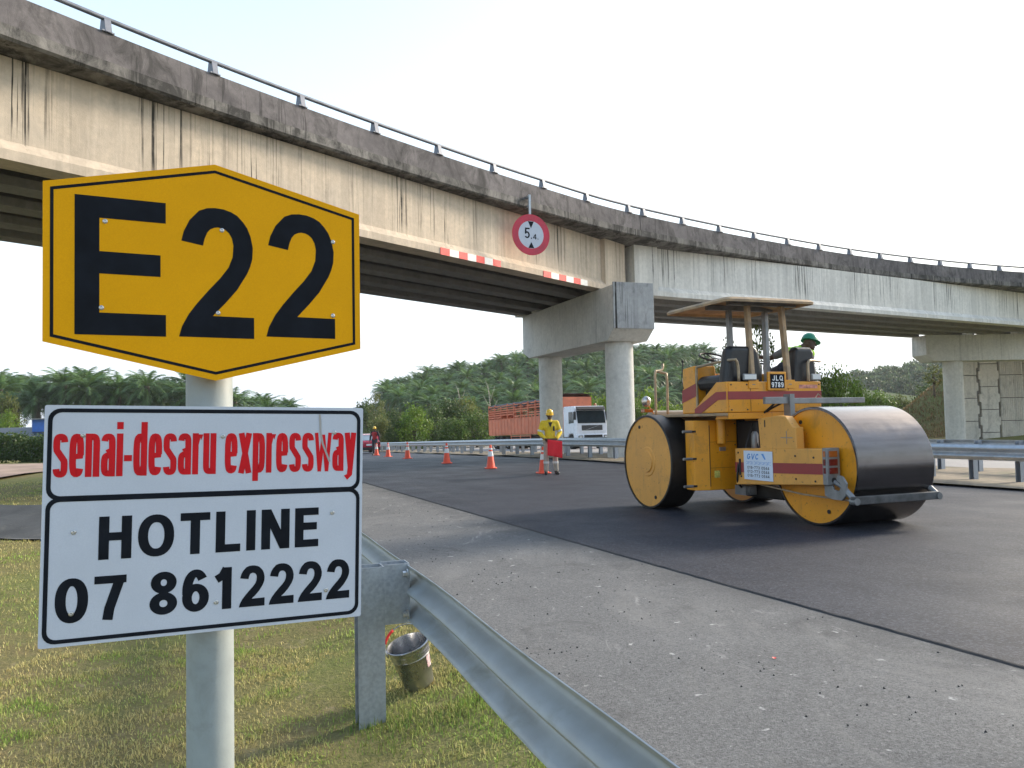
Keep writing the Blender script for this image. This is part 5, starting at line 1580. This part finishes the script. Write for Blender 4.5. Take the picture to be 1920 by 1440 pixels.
# ------------------------------------------------------------------ vegetation
def leafmat(name, c0, c1, trans=.3, rough=.5, use_tint=True):
    m = bpy.data.materials.new(name); m.use_nodes = True; n = m.node_tree; n.nodes.clear(); g = G(n)
    o = n.nodes.new('ShaderNodeOutputMaterial'); b = n.nodes.new('ShaderNodeBsdfPrincipled'); t = n.nodes.new('ShaderNodeBsdfTranslucent'); mx = n.nodes.new('ShaderNodeMixShader')
    oi = n.nodes.new('ShaderNodeObjectInfo')
    v = g.world()
    nz = g.noise(v, .8, 4, .6)
    c = g.mix(g.ramp(nz, [(.3, 0.0), (.7, 1.0)]), c0, c1)
    if use_tint:
        at = n.nodes.new('ShaderNodeAttribute'); at.attribute_name = 'tint'
        c = g.mix(1.0, c, at.outputs[0], 'MULTIPLY')
    c = g.mix(g.math('MULTIPLY', oi.outputs['Random'], .55), c, tuple(x * .5 for x in c0))
    n.links.new(c, b.inputs['Base Color']); n.links.new(c, t.inputs[0])
    b.inputs['Roughness'].default_value = rough; b.inputs['Specular IOR Level'].default_value = .3
    mx.inputs[0].default_value = trans
    n.links.new(b.outputs[0], mx.inputs[1]); n.links.new(t.outputs[0], mx.inputs[2]); n.links.new(mx.outputs[0], o.inputs[0])
    return m
M_palm = leafmat('oil_palm_frond', (.125, .215, .075), (.185, .285, .095), .25, .4)
M_trunk = pmat('palm_trunk', (.10, .085, .065), .95, var=.4, scale=3, bump=.9, bscale=7)
M_bark = pmat('tree_bark', (.12, .10, .08), .95, var=.35, scale=6, bump=.6, bscale=15)
M_leaf_b = leafmat('bright_leaves', (.13, .225, .03), (.19, .29, .045), .4)
M_leaf_d = leafmat('dark_leaves', (.065, .11, .032), (.095, .145, .042), .3)
M_leaf_o = leafmat('olive_leaves', (.12, .15, .048), (.165, .185, .06), .35)
M_leaf_m = leafmat('mid_leaves', (.09, .155, .034), (.13, .20, .05), .35)

def palm_crown(seed, n_fr=40, L=4.7, leaf=17):
    r = np.random.default_rng(seed)
    V_, T_, C_ = [], [], []
    for k in range(n_fr):
        az = k * 2.39996 + r.normal(0, .15)
        f = k / n_fr
        el = rad(82 - 112 * f ** .9 + r.normal(0, 6))
        ln = L * (.82 + .25 * r.random()) * (.75 + .25 * min(1, f * 3))
        h = V(math.cos(az), math.sin(az), 0)
        n = 9
        p = V(0, 0, 0); pts = [p]; e = el
        for i in range(n):
            p = p + (h * math.cos(e) + V(0, 0, math.sin(e))) * ln / n
            e -= rad(5.5 + 7.5 * i / n) * (1.0 + .25 * r.normal())
            pts.append(p)
        pts = np.array(pts)
        side = V(-math.sin(az), math.cos(az), 0)
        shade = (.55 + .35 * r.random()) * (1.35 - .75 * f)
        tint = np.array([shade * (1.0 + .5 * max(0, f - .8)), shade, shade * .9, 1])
        # rachis
        b0 = len(V_)
        for i in range(n + 1):
            w_ = .06 * (1 - i / n) + .012
            V_ += [pts[i] + side * w_, pts[i] - side * w_]; C_ += [tint * V(1.25, 1.2, .9, 1)] * 2
        for i in range(n): T_ += [(b0 + 2 * i, b0 + 2 * i + 1, b0 + 2 * i + 3), (b0 + 2 * i, b0 + 2 * i + 3, b0 + 2 * i + 2)]
        for i in range(leaf):
            s_ = .16 + .84 * (i + .5) / leaf
            q = s_ * n; a_ = int(min(q, n - 1e-6)); c = pts[a_] + (pts[a_ + 1] - pts[a_]) * (q - a_)
            tg = pts[a_ + 1] - pts[a_]; tg /= np.linalg.norm(tg)
            up = np.cross(side, tg)
            ll = 1.0 * math.sin(math.pi * (.12 + .83 * s_)) ** .7 * (.85 + .3 * r.random())
            for sg in (-1, 1):
                d = tg * .55 + side * sg * .8 - up * np.sign(up[2]) * (.05 + .25 * r.random()) + V(0, 0, -.18)
                d /= np.linalg.norm(d)
                b0 = len(V_)
                V_ += [c + tg * .085, c - tg * .085, c + d * ll]
                C_ += [tint * (.8 + .4 * r.random())] * 3
                T_.append((b0, b0 + 1, b0 + 2))
    return np.array(V_), np.array(T_), np.array(C_)

crowns = []
for s_ in range(5):
    v_, t_, c_ = palm_crown(40 + s_)
    crowns.append((v_, t_, c_))
def palm_trunk_mesh(h):
    mb = MB(); r0 = .32
    zs = np.linspace(-2.0, h + .2, 16)
    mb.tube([(0.04 * math.sin(z), 0, z) for z in zs], [r0 * (1.05 + .12 * (i % 2)) for i in range(16)], 9)
    return mb
TH = [3.4, 4.2, 4.8, 3.8, 4.5]
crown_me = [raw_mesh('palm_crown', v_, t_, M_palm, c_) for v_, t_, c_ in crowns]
trunk_me = [palm_trunk_mesh(h).mesh('trunk', M_trunk) for h in TH]
whole_me = []
for (v_, t_, c_), h in zip(crowns, TH):
    mb = palm_trunk_mesh(h); tv = np.array(mb.v)
    tf = np.array([(f[0], f[1], f[2]) for f in mb.f if len(f) == 4] + [(f[0], f[2], f[3]) for f in mb.f if len(f) == 4])
    allv = np.vstack([v_ + V(0, 0, h), tv]); allt = np.vstack([t_, tf + len(v_)])
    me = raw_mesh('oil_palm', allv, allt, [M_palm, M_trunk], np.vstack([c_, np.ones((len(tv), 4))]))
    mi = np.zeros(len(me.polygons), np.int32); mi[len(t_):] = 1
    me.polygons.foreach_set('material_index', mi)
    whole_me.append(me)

def palm(x, y, k, sc_, rz, label, group, parts, lift=0.0):
    z = float(terrain(x, y))
    if parts:
        o = empty('oil_palm', (x, y, z), rz)
        t_ = obj('trunk', trunk_me[k], o); t_.scale = (1, 1, 1 + lift / TH[k]); obj('crown', crown_me[k], o, (0, 0, TH[k] + lift))
    else:
        o = obj('oil_palm', whole_me[k], None, (x, y, z), (0, 0, rz))
    o.scale = (sc_, sc_, sc_ * random.uniform(.92, 1.08))
    tag(o, label, 'palm', group)

def upx(x, y): return 960 + 1500 * x / y
n_palm = 0
row = 0
y = 150.0
while y < 318:
    x = -110 + (row % 2) * 4.4
    while x < 110:
        px, py = x + random.uniform(-1.3, 1.3), y + random.uniform(-1.3, 1.3)
        u = upx(px, py)
        if 716 + max(0, (185 - py)) * 1.2 < u < 1335 and py > 158 + max(0, (u - 1180)) * .12:
            front = py < 176
            palm(px, py, random.randrange(5), random.uniform(.92, 1.25), random.uniform(0, 6.28),
                 'oil palm in the front row at the foot of the plantation hill' if front else 'oil palm in the dense plantation covering the hill',
                 'front row of hill palms' if front else 'hill palms', front)
            n_palm += 1
        x += 9.3
    y += 7.9 + (y - 150) * .010; row += 1
for row, yy in enumerate((146, 154, 163, 174)):
    for i in range(16):
        x = -.67 * yy + i * (5.3 + row * .2) + (row % 2) * 2.8
        u = upx(x, yy)
        if u > 545: continue
        drop = max(0, (u - 330)) * .028
        front = row == 0
        palm(x + random.uniform(-1, 1), yy + random.uniform(-2, 2), random.randrange(5), random.uniform(1.25, 1.5) * (1 - drop * .055), random.uniform(0, 6.28),
             'oil palm in the front row behind the signs at the left' if front else 'oil palm in the rear rows behind the signs at the left', 'left front palms' if front else 'left rear palms', True, 2.6 - drop * .3)
        n_palm += 1
print('palms', n_palm)

def crown_tree(seed, n_cl, per, rad_, hgt, z0, leaf, mat, gap=.5, cone=False):
    """leaf clumps spread through the volume of a crown, with limbs reaching them"""
    r = np.random.default_rng(seed)
    cl = []
    while len(cl) < n_cl:
        d = r.normal(size=3); d /= np.linalg.norm(d)
        q = d * (r.random() ** .33)
        if np.linalg.norm(q) < gap * r.random(): continue
        w_ = 1 - .35 * max(0, q[2]) if not cone else 1 - .6 * (q[2] + 1) / 2
        cl.append((q[0] * rad_ * w_, q[1] * rad_ * w_, z0 + (q[2] + 1) / 2 * hgt, r.uniform(.65, 1.3)))
    cl = np.array(cl)
    cs = np.repeat(cl, per, 0)
    sg = rad_ * .155
    P_ = cs[:, :3] + r.normal(size=(len(cs), 3)) * sg * cs[:, 3:4] * V(1, 1, .75)
    n = len(P_)
    a_ = r.normal(size=(n, 3)); a_[:, 2] -= .25; a_ /= np.linalg.norm(a_, axis=1)[:, None]
    b_ = np.cross(a_, r.normal(size=(n, 3))); b_ /= np.linalg.norm(b_, axis=1)[:, None]
    L = leaf * r.uniform(.7, 1.35, (n, 1)); W = L * .42
    c_ = np.cross(a_, b_)
    v_ = np.stack([P_, P_ + a_ * L * .5 + b_ * W + c_ * L * .08, P_ + a_ * L, P_ + a_ * L * .5 - b_ * W + c_ * L * .08], 1).reshape(-1, 3)
    f = np.arange(4 * n).reshape(n, 4)
    tint = np.repeat((.72 + .5 * r.random((n_cl, 1))), per, 0) * r.uniform(.75, 1.25, (n, 1))
    tint = np.repeat(np.hstack([tint * r.uniform(.9, 1.2, (n, 1)), tint, tint * .85, np.ones((n, 1))]), 4, 0)
    crown = raw_mesh('crown', v_, f, mat, tint)
    mb = MB()
    top = z0 + hgt * .55
    mb.tube([(0, 0, -.6), (.05 * rad_, 0, z0 * .6), (0, .04 * rad_, top)], [.06 * rad_ + .05, .05 * rad_ + .03, .02], 8)
    for k in range(0, n_cl, max(1, n_cl // 14)):
        q = cl[k]; s_ = r.uniform(.25, .7) * top
        mb.tube([(0, 0, s_), (q[0] * .5, q[1] * .5, (s_ + q[2]) / 2 + .1), (q[0], q[1], q[2])], [.03 * rad_, .018 * rad_, .006 * rad_], 5)
    return crown, mb.mesh('trunk', M_bark, True)
KIND = {}
for nm, m_ in (('b', M_leaf_b), ('d', M_leaf_d), ('o', M_leaf_o), ('m', M_leaf_m)):
    KIND[nm] = [crown_tree(hash_, 70, 60, 1.0, 1.9, .05, .085, m_) for hash_ in ((3, 4) if nm in 'bd' else (5, 6))]
sap = [crown_tree(21, 46, 34, 1.0, 2.2, .5, .10, M_leaf_o, .2), crown_tree(22, 40, 30, 1.0, 2.6, .7, .10, M_leaf_m, .2)]
def tree(name, label, u, ytop, Y, wpx, kind, group='bushes and trees beyond the road', zb=None, cat='tree', var=None, depth=.9):
    """tree of pixel width wpx whose top is seen at ytop when it stands at distance Y"""
    x = (u - 960) / 1500 * Y
    hor = 791 - .0205 * (u - 960)
    zt = 1.5 + (hor - ytop) / 1500 * Y + .02 * 0
    zb = float(terrain(x, Y)) if zb is None else zb
    rx = wpx / 2 / 1500 * Y
    src = (sap if kind == 's' else KIND[kind]); cr, tk = src[(random.randrange(2) if var is None else var)]
    o = empty(name, (x, Y, zb), random.uniform(0, 6.28))
    hz = (zt - zb) / (2.0 if kind != 's' else 2.75)
    obj('crown', cr, o); obj('trunk', tk, o)
    o.scale = (rx, rx * depth, hz)
    tag(o, label, cat, group)
tree('leafy_shrub', 'round bright green tree standing out in the roadside thicket', 775, 757, 84, 74, 'b', var=0)
tree('leafy_shrub', 'olive bush at the left end of the roadside thicket, by the distant worker', 712, 782, 86, 60, 'o')
tree('leafy_shrub', 'dark bush directly behind the olive bush at the thicket end', 740, 770, 92, 70, 'd')
tree('leafy_shrub', 'dark gap-filling bush right of the bright round tree', 815, 765, 90, 60, 'd')
tree('leafy_shrub', 'tall dark green bush in the middle of the thicket', 838, 750, 94, 74, 'd')
tree('leafy_shrub', 'pale olive bush rising above the middle of the thicket', 872, 744, 96, 70, 'o')
tree('leafy_shrub', 'mid green bush touching the left side of the orange trailer', 893, 772, 86, 84, 'm')
tree('leafy_shrub', 'low green bush in front of the thicket middle', 848, 785, 84, 74, 'm')
tree('leafy_shrub', 'dark bush behind the rear of the orange trailer', 928, 762, 100, 70, 'd')
tree('leafy_shrub', 'low dark bush between the round tree and the olive bush', 744, 790, 84, 44, 'd')
tree('slender_tree', 'thin grey-green tree left of the palm hill', 706, 736, 118, 46, 's', cat='tree', var=0)
tree('slender_tree', 'low far tree seen just right of the white panel top edge', 684, 748, 150, 50, 'd', cat='tree')
tree('leafy_shrub', 'bright bush behind the lorry cab', 1100, 742, 84, 70, 'b')
tree('leafy_shrub', 'bright bush between the lorry cab and the nearer column', 1135, 744, 80, 60, 'b')
tree('leafy_shrub', 'light green bush right of the nearer pier column', 1212, 728, 66, 70, 'b')
tree('leafy_shrub', 'light green bush behind the front of the roller', 1255, 752, 60, 70, 'b')
tree('leafy_shrub', 'low bush behind the round lamp of the roller', 1196, 756, 62, 50, 'm')
tree('slender_tree', 'slender tree seen through the canopy posts of the roller', 1372, 632, 44, 66, 's', var=0)
tree('slender_tree', 'second slender tree behind the steering wheels of the roller', 1428, 640, 45, 60, 's', var=1)
tree('leafy_shrub', 'green shrub behind the driver of the roller', 1530, 690, 42, 70, 'm')
tree('leafy_shrub', 'bright green shrub right of the roller seats', 1572, 692, 41, 84, 'b')
tree('leafy_shrub', 'bright green shrub above the left end of the wide drum', 1606, 714, 43, 50, 'b')
tree('leafy_shrub', 'dull green shrub above the middle of the wide drum', 1650, 734, 66, 70, 'm')
tree('leafy_shrub', 'dull shrub left of the dry bank', 1680, 744, 92, 70, 'o')
tree('leafy_shrub', 'dark shrub on the ridge behind the dry bank', 1740, 716, 120, 60, 'd')
tree('slender_tree', 'sparse tree showing just left of the farther column', 1752, 684, 62, 44, 's', zb=3.2, var=0)
# bare pale saplings in front of the plantation
for k, (u, yt) in enumerate(((862, 728), (918, 722))):
    Y_ = 112; x = (u - 960) / 1500 * Y_; z0 = float(terrain(x, Y_)); zt = 1.5 + (792 - yt) / 1500 * Y_
    mb = MB(); h = zt - z0
    mb.tube([(0, 0, -.3), (.1, 0, h * .5), (-.25, 0, h)], [.10, .07, .02], 6)
    for s_, a_ in ((.45, .9), (.55, -.8), (.7, .6), (.8, -.5)): mb.tube([(.05, 0, h * s_), (a_ * 1.2, .2, h * (s_ + .28))], [.05, .012], 5)
    tag(mb.build('bare_sapling', pmat('pale_dead_wood', (.36, .31, .25), .9), None, smooth=True, loc=(x, Y_, z0)), ('bare pale sapling left of the orange trailer' if k == 0 else 'bare pale sapling directly above the trailer rear'), 'tree', 'bare saplings')

# hedge, shed and drain-side things at the far left
def leaf_blob(name, box, n, leaf, mat, seed):
    r = np.random.default_rng(seed)
    P_ = r.uniform(0, 1, (n, 3)); e = np.abs(P_ - .5).max(1)
    P_ = P_[(e > .30) | (r.random(n) < .3)]; n = len(P_)
    P_ = V(box[0], box[2], box[4]) + P_ * V(box[1] - box[0], box[3] - box[2], box[5] - box[4])
    P_ += r.normal(size=(n, 3)) * leaf * .8
    P_[:, 2] += .12 * np.sin(P_[:, 0] * 1.7) + .08 * np.sin(P_[:, 0] * 4.1)
    a_ = r.normal(size=(n, 3)); a_ /= np.linalg.norm(a_, axis=1)[:, None]
    b_ = np.cross(a_, r.normal(size=(n, 3))); b_ /= np.linalg.norm(b_, axis=1)[:, None]
    L = leaf * r.uniform(.7, 1.3, (n, 1))
    v_ = np.stack([P_, P_ + a_ * L * .5 + b_ * L * .4, P_ + a_ * L, P_ + a_ * L * .5 - b_ * L * .4], 1).reshape(-1, 3)
    t_ = r.uniform(.6, 1.25, (n, 1)); t_ = np.repeat(np.hstack([t_, t_, t_ * .85, np.ones((n, 1))]), 4, 0)
    return raw_mesh(name, v_, np.arange(4 * n).reshape(n, 4), mat, t_)
hd = obj('hedge', leaf_blob('hedge', (-44, -26.5, 50.5, 52.2, -.4, 1.15), 26000, .16, M_leaf_d, 5))
tag(hd, 'clipped dark green hedge at the left edge', 'hedge')
M_roofd = pmat('dark_metal_roof', (.055, .058, .065), .5, .2, var=.2, scale=1.5, stretch=(6, 1, 1))
M_blue = pmat('blue_paint', (.035, .14, .48), .5, var=.12)
sh = empty('shed', (-46, 74, -1.2))
tag(sh, 'low dark-roofed shed with a bright blue upper box at the left edge', 'shed')
MB().box(-14, 6.5, -3, 4, 0, 2.0).build('wall', pmat('shed_wall', (.12, .13, .15), .8), sh)
mb = MB(); mb.prism([(-3.6, 1.95), (.5, 2.95), (4.6, 1.95), (4.6, 2.05), (.5, 3.07), (-3.6, 2.05)], 'x', -14.4, 7.0); mb.build('roof', M_roofd, sh)
MB().box(2.3, 6.4, -1.2, 2.2, 2.4, 3.75).build('upper_box', M_blue, sh)
MB().box(2.0, 6.7, -1.6, 2.6, 3.75, 3.85).build('upper_roof', pmat('grey_sheet', (.25, .25, .25), .6), sh)
MB().box(-3.4, -1.6, -3.05, -2.99, .9, 1.6).build('window', M_glass, sh)
for k, (u, yt, Y_, w_, kd) in enumerate(((8, 742, 100, 60, 'o'), (12, 772, 84, 56, 'b'), (-30, 760, 90, 60, 'm'))):
    tree('leafy_shrub', ['greyish bush behind the shed', 'bright bush at the left edge above the shed roof', 'green bush cut by the left edge of the picture'][k], u, yt, Y_, w_, kd, 'bushes behind the shed')

# far woodland on the right-hand ridge: one mass
r_ = np.random.default_rng(9)
cx = r_.uniform(120, 330, 900); cy = r_.uniform(350, 470, 900)
keep = (960 + 1500 * cx / cy > 1480); cx, cy = cx[keep], cy[keep]
base = crown_tree(77, 40, 18, 1.0, 1.9, .05, .22, M_leaf_d)[0]
nb = len(base.vertices); bv = np.empty(nb * 3, np.float32); base.vertices.foreach_get('co', bv); bv = bv.reshape(-1, 3)
bc = np.empty(nb * 4, np.float32); base.color_attributes['tint'].data.foreach_get('color', bc); bc = bc.reshape(-1, 4)
VV, CC = [], []
for k in range(len(cx)):
    s_ = r_.uniform(2.6, 4.8); a_ = r_.uniform(0, 6.28); ca, sa = math.cos(a_), math.sin(a_)
    q = bv * V(s_, s_, s_ * r_.uniform(1.0, 1.5))
    VV.append(np.stack([q[:, 0] * ca - q[:, 1] * sa + cx[k], q[:, 0] * sa + q[:, 1] * ca + cy[k], q[:, 2] + float(terrain(cx[k], cy[k])) - .5], 1))
    CC.append(bc * V(*(r_.uniform(.7, 1.5) * np.array([1, 1, .9])), 1))
VV, CC = np.vstack(VV), np.vstack(CC)
fw = obj('distant_woodland', raw_mesh('distant_woodland', VV, np.arange(len(VV)).reshape(-1, 4), leafmat('far_leaves', (.085, .125, .07), (.115, .155, .085), .3), CC))
tag(fw, 'far wooded ridge on the right seen as one mass', None, None, 'stuff')

# dry grass on the bank beside the abutment
def blades(name, X_, Y_, Z_, hgt, wid, lean, c_lo, c_hi, mat, seed, green=None):
    r = np.random.default_rng(seed); n = len(X_)
    az = r.uniform(0, 6.283, n); ln = r.uniform(0, lean, n)
    h = hgt * r.uniform(.5, 1.3, n)
    d = np.stack([np.cos(az) * ln, np.sin(az) * ln, np.sqrt(np.clip(1 - ln ** 2, .02, 1))], 1)
    s_ = np.stack([-np.sin(az), np.cos(az), np.zeros(n)], 1) * (wid * r.uniform(.6, 1.3, n))[:, None]
    P_ = np.stack([X_, Y_, Z_], 1)
    mid = P_ + d * (h * .55)[:, None] + s_ * .35
    tip = P_ + d * h[:, None]; tip[:, 2] -= (h * ln * .30)
    v_ = np.stack([P_ - s_, P_ + s_, mid + s_ * .5, tip, mid - s_ * 1.2], 1).reshape(-1, 3)
    b_ = np.arange(n) * 5
    t_ = np.concatenate([np.stack([b_, b_ + 1, b_ + 2], 1), np.stack([b_, b_ + 2, b_ + 4], 1), np.stack([b_ + 4, b_ + 2, b_ + 3], 1)])
    k = r.random((n, 1)) if green is None else np.clip(green[:, None] + r.normal(0, .22, (n, 1)), 0, 1)
    c_ = np.array(c_lo) * (1 - k) + np.array(c_hi) * k
    c_ = c_ * r.uniform(.65, 1.3, (n, 1))
    c_ = np.repeat(np.hstack([c_, np.ones((n, 1))]), 5, 0)
    return raw_mesh(name, v_, t_, mat, c_)
def tintmat(name, trans=.3):
    m = bpy.data.materials.new(name); m.use_nodes = True; n = m.node_tree; n.nodes.clear()
    o = n.nodes.new('ShaderNodeOutputMaterial'); b = n.nodes.new('ShaderNodeBsdfPrincipled'); t = n.nodes.new('ShaderNodeBsdfTranslucent'); mx = n.nodes.new('ShaderNodeMixShader')
    at = n.nodes.new('ShaderNodeAttribute'); at.attribute_name = 'tint'
    n.links.new(at.outputs[0], b.inputs['Base Color']); n.links.new(at.outputs[0], t.inputs[0])
    b.inputs['Roughness'].default_value = .7; b.inputs['Specular IOR Level'].default_value = .15
    mx.inputs[0].default_value = trans
    n.links.new(b.outputs[0], mx.inputs[1]); n.links.new(t.outputs[0], mx.inputs[2]); n.links.new(mx.outputs[0], o.inputs[0])
    return m
M_blade = tintmat('grass_blades')
r_ = np.random.default_rng(3)
bx, by = r_.uniform(20, 50, 60000), r_.uniform(50, 80, 60000)
bz = terrain(bx, by); kp = (bumpf(bx, by, 40, 68.5, 6.4, 6.2) > .05) & ((by > 60.2) | (bx < 32.2)); bx, by, bz = bx[kp], by[kp], bz[kp]
o = obj('bank_grass', blades('bank_grass', bx, by, bz - .02, .30, .03, .75, (.32, .20, .115), (.22, .18, .075), M_blade, 4))
tag(o, 'dry brown grass on the bank beside the farther pier', None, None, 'stuff')

# turf of the near verge: dry and green blades, thicker near us
def fbm(x, y, s, seed):
    r = np.random.default_rng(seed); o = np.zeros_like(x)
    for k in range(5):
        a_ = r.uniform(0, 6.28, 4); f = s * 1.9 ** k
        o += (np.sin(x * f * math.cos(a_[0]) + y * f * math.sin(a_[0]) + a_[1] * 7) * np.sin(x * f * math.cos(a_[2]) + y * f * math.sin(a_[2]) + a_[3] * 7)) / 1.5 ** k
    return .5 + .33 * o
def verge(x, y):                                  # left of the shoulder edge
    e = np.interp(y, NEAR_RAIL[:, 1], NEAR_RAIL[:, 0])
    return x < e + .62
for nm, lab, n, (x0, x1, y0, y1), hg, wd, sd in (('turf', 'short dry and green turf on the near verge', 260000, (-3.6, 1.2, 1.5, 6.2), .032, .0026, 1), ('turf', 'short turf of the verge farther back', 170000, (-11, 0, 6.0, 14), .04, .004, 2), ('turf', 'thin far turf beyond the ditch', 90000, (-22, -4, 13, 27), .05, .009, 6)):
    r_ = np.random.default_rng(sd)
    x_, y_ = r_.uniform(x0, x1, n), r_.uniform(y0, y1, n)
    d_ = ditch_d(x_, y_)
    pt = fbm(x_, y_, 6.0, 8)
    kp = verge(x_, y_) & (d_ > 2.1) & (r_.random(n) < .12 + 1.25 * np.clip(pt - .2, 0, 1)) & (np.hypot(x_ + .888, y_ - 2.345) > .07)
    x_, y_ = x_[kp], y_[kp]
    g_ = np.clip((.55 * fbm(x_, y_, 1.3, 5) + .45 * fbm(x_, y_, 7.0, 15) - .40) * 2.6, 0, 1)
    g_ = np.clip(g_ + .5 * np.exp(-((x_ + .6) ** 2 + (y_ - 4.2) ** 2) / .35), 0, 1)
    me = blades(nm, x_, y_, terrain(x_, y_) - .004, hg * (1 + .8 * 0), wd, .93, (.54, .45, .20), (.26, .37, .075), M_blade, sd + 20, g_)
    tag(obj(nm, me), lab, None, None, 'stuff')
# a few taller tufts at the post feet
x_ = np.concatenate([np.random.default_rng(k).normal(cx_, .10, 200) for k, (cx_, cy_) in enumerate(((-.80, 4.50), (-.62, 4.42), (-.72, 4.2), (-.35, 4.45)))])
y_ = np.concatenate([np.random.default_rng(k + 9).normal(cy_, .10, 200) for k, (cx_, cy_) in enumerate(((-.80, 4.50), (-.62, 4.42), (-.72, 4.2), (-.35, 4.45)))])
tag(obj('turf', blades('turf', x_, y_, terrain(x_, y_) - .004, .065, .0028, .8, (.26, .27, .08), (.12, .21, .04), M_blade, 33)), 'taller green tufts at the foot of the guardrail post', None, None, 'stuff')

# loose asphalt crumbs on the shoulder and two scraps of litter
r_ = np.random.default_rng(12)
mb = MB()
def crumb(x, y, s_, z):
    p = r_.normal(size=(5, 3)) * s_; p[:, 2] = np.abs(p[:, 2]) * .6
    mb.add([(x - s_, y - s_, z), (x + s_, y - s_ * .7, z), (x + s_ * .2, y + s_, z), (x + p[0, 0] * .3, y + p[0, 1] * .3, z + s_ * 1.2)], [(0, 1, 3), (1, 2, 3), (2, 0, 3), (0, 2, 1)])
for k in range(420):
    t_ = r_.random(); cl_ = int(r_.integers(0, 9))
    q = MAT_EDGE[int(np.interp(1 + 16 * t_ ** 1.3, MAT_EDGE[:, 1], np.arange(len(MAT_EDGE))))]
    off_ = -abs(r_.normal(0, 1.2)) - .08
    if k % 3 == 0: cx_, cy_ = [(1.3, 4.9), (.8, 6.2), (-.2, 7.6), (2.2, 3.2), (.3, 5.2), (1.9, 4.1), (-.9, 9.0), (2.9, 3.4), (1.2, 3.0)][cl_]; x, y = r_.normal(cx_, .16), r_.normal(cy_, .16)
    else: x, y = q[0] + off_, q[1] + off_ * .4
    crumb(x, y, r_.uniform(.003, .009), .0045)
tag(mb.build('asphalt_crumbs', pmat('crumb_black', (.02, .02, .021), .8)), 'black asphalt crumbs scattered on the worn shoulder', None, None, 'stuff')
def scrap(name, label, x, y, z, s_, mat):
    mb = MB(); vs_ = [(x + s_ * (i - 1) * .7, y + s_ * (j - 1) * .5, z + .004 + r_.uniform(0, .014) * s_ / .03) for i in range(3) for j in range(3)]
    mb.add(vs_, [(i * 3 + j, i * 3 + j + 3, i * 3 + j + 4, i * 3 + j + 1) for i in range(2) for j in range(2)])
    tag(mb.build(name, mat), label, 'litter')
scrap('litter_scrap', 'small bright blue scrap on the grass at the left edge', -2.58, 3.95, float(terrain(-2.58, 3.95)) + .03, .022, M_blue)
scrap('litter_scrap', 'tiny red scrap on the worn shoulder', 1.58, 5.0, .006, .018, M_red)

# ------------------------------------------------------------------ thin humid air
hz = MB().box(-2900, 2900, -420, 4400, -3.2, 46)
m = bpy.data.materials.new('haze_air'); m.use_nodes = True; n = m.node_tree; n.nodes.clear()
o = n.nodes.new('ShaderNodeOutputMaterial'); v = n.nodes.new('ShaderNodeVolumePrincipled')
v.inputs['Color'].default_value = (.88, .92, .96, 1); v.inputs['Density'].default_value = .00016; v.inputs['Anisotropy'].default_value = .2
n.links.new(v.outputs[0], o.inputs['Volume'])
tag(hz.build('haze', m), 'thin pale haze over the whole place', None, None, 'stuff')
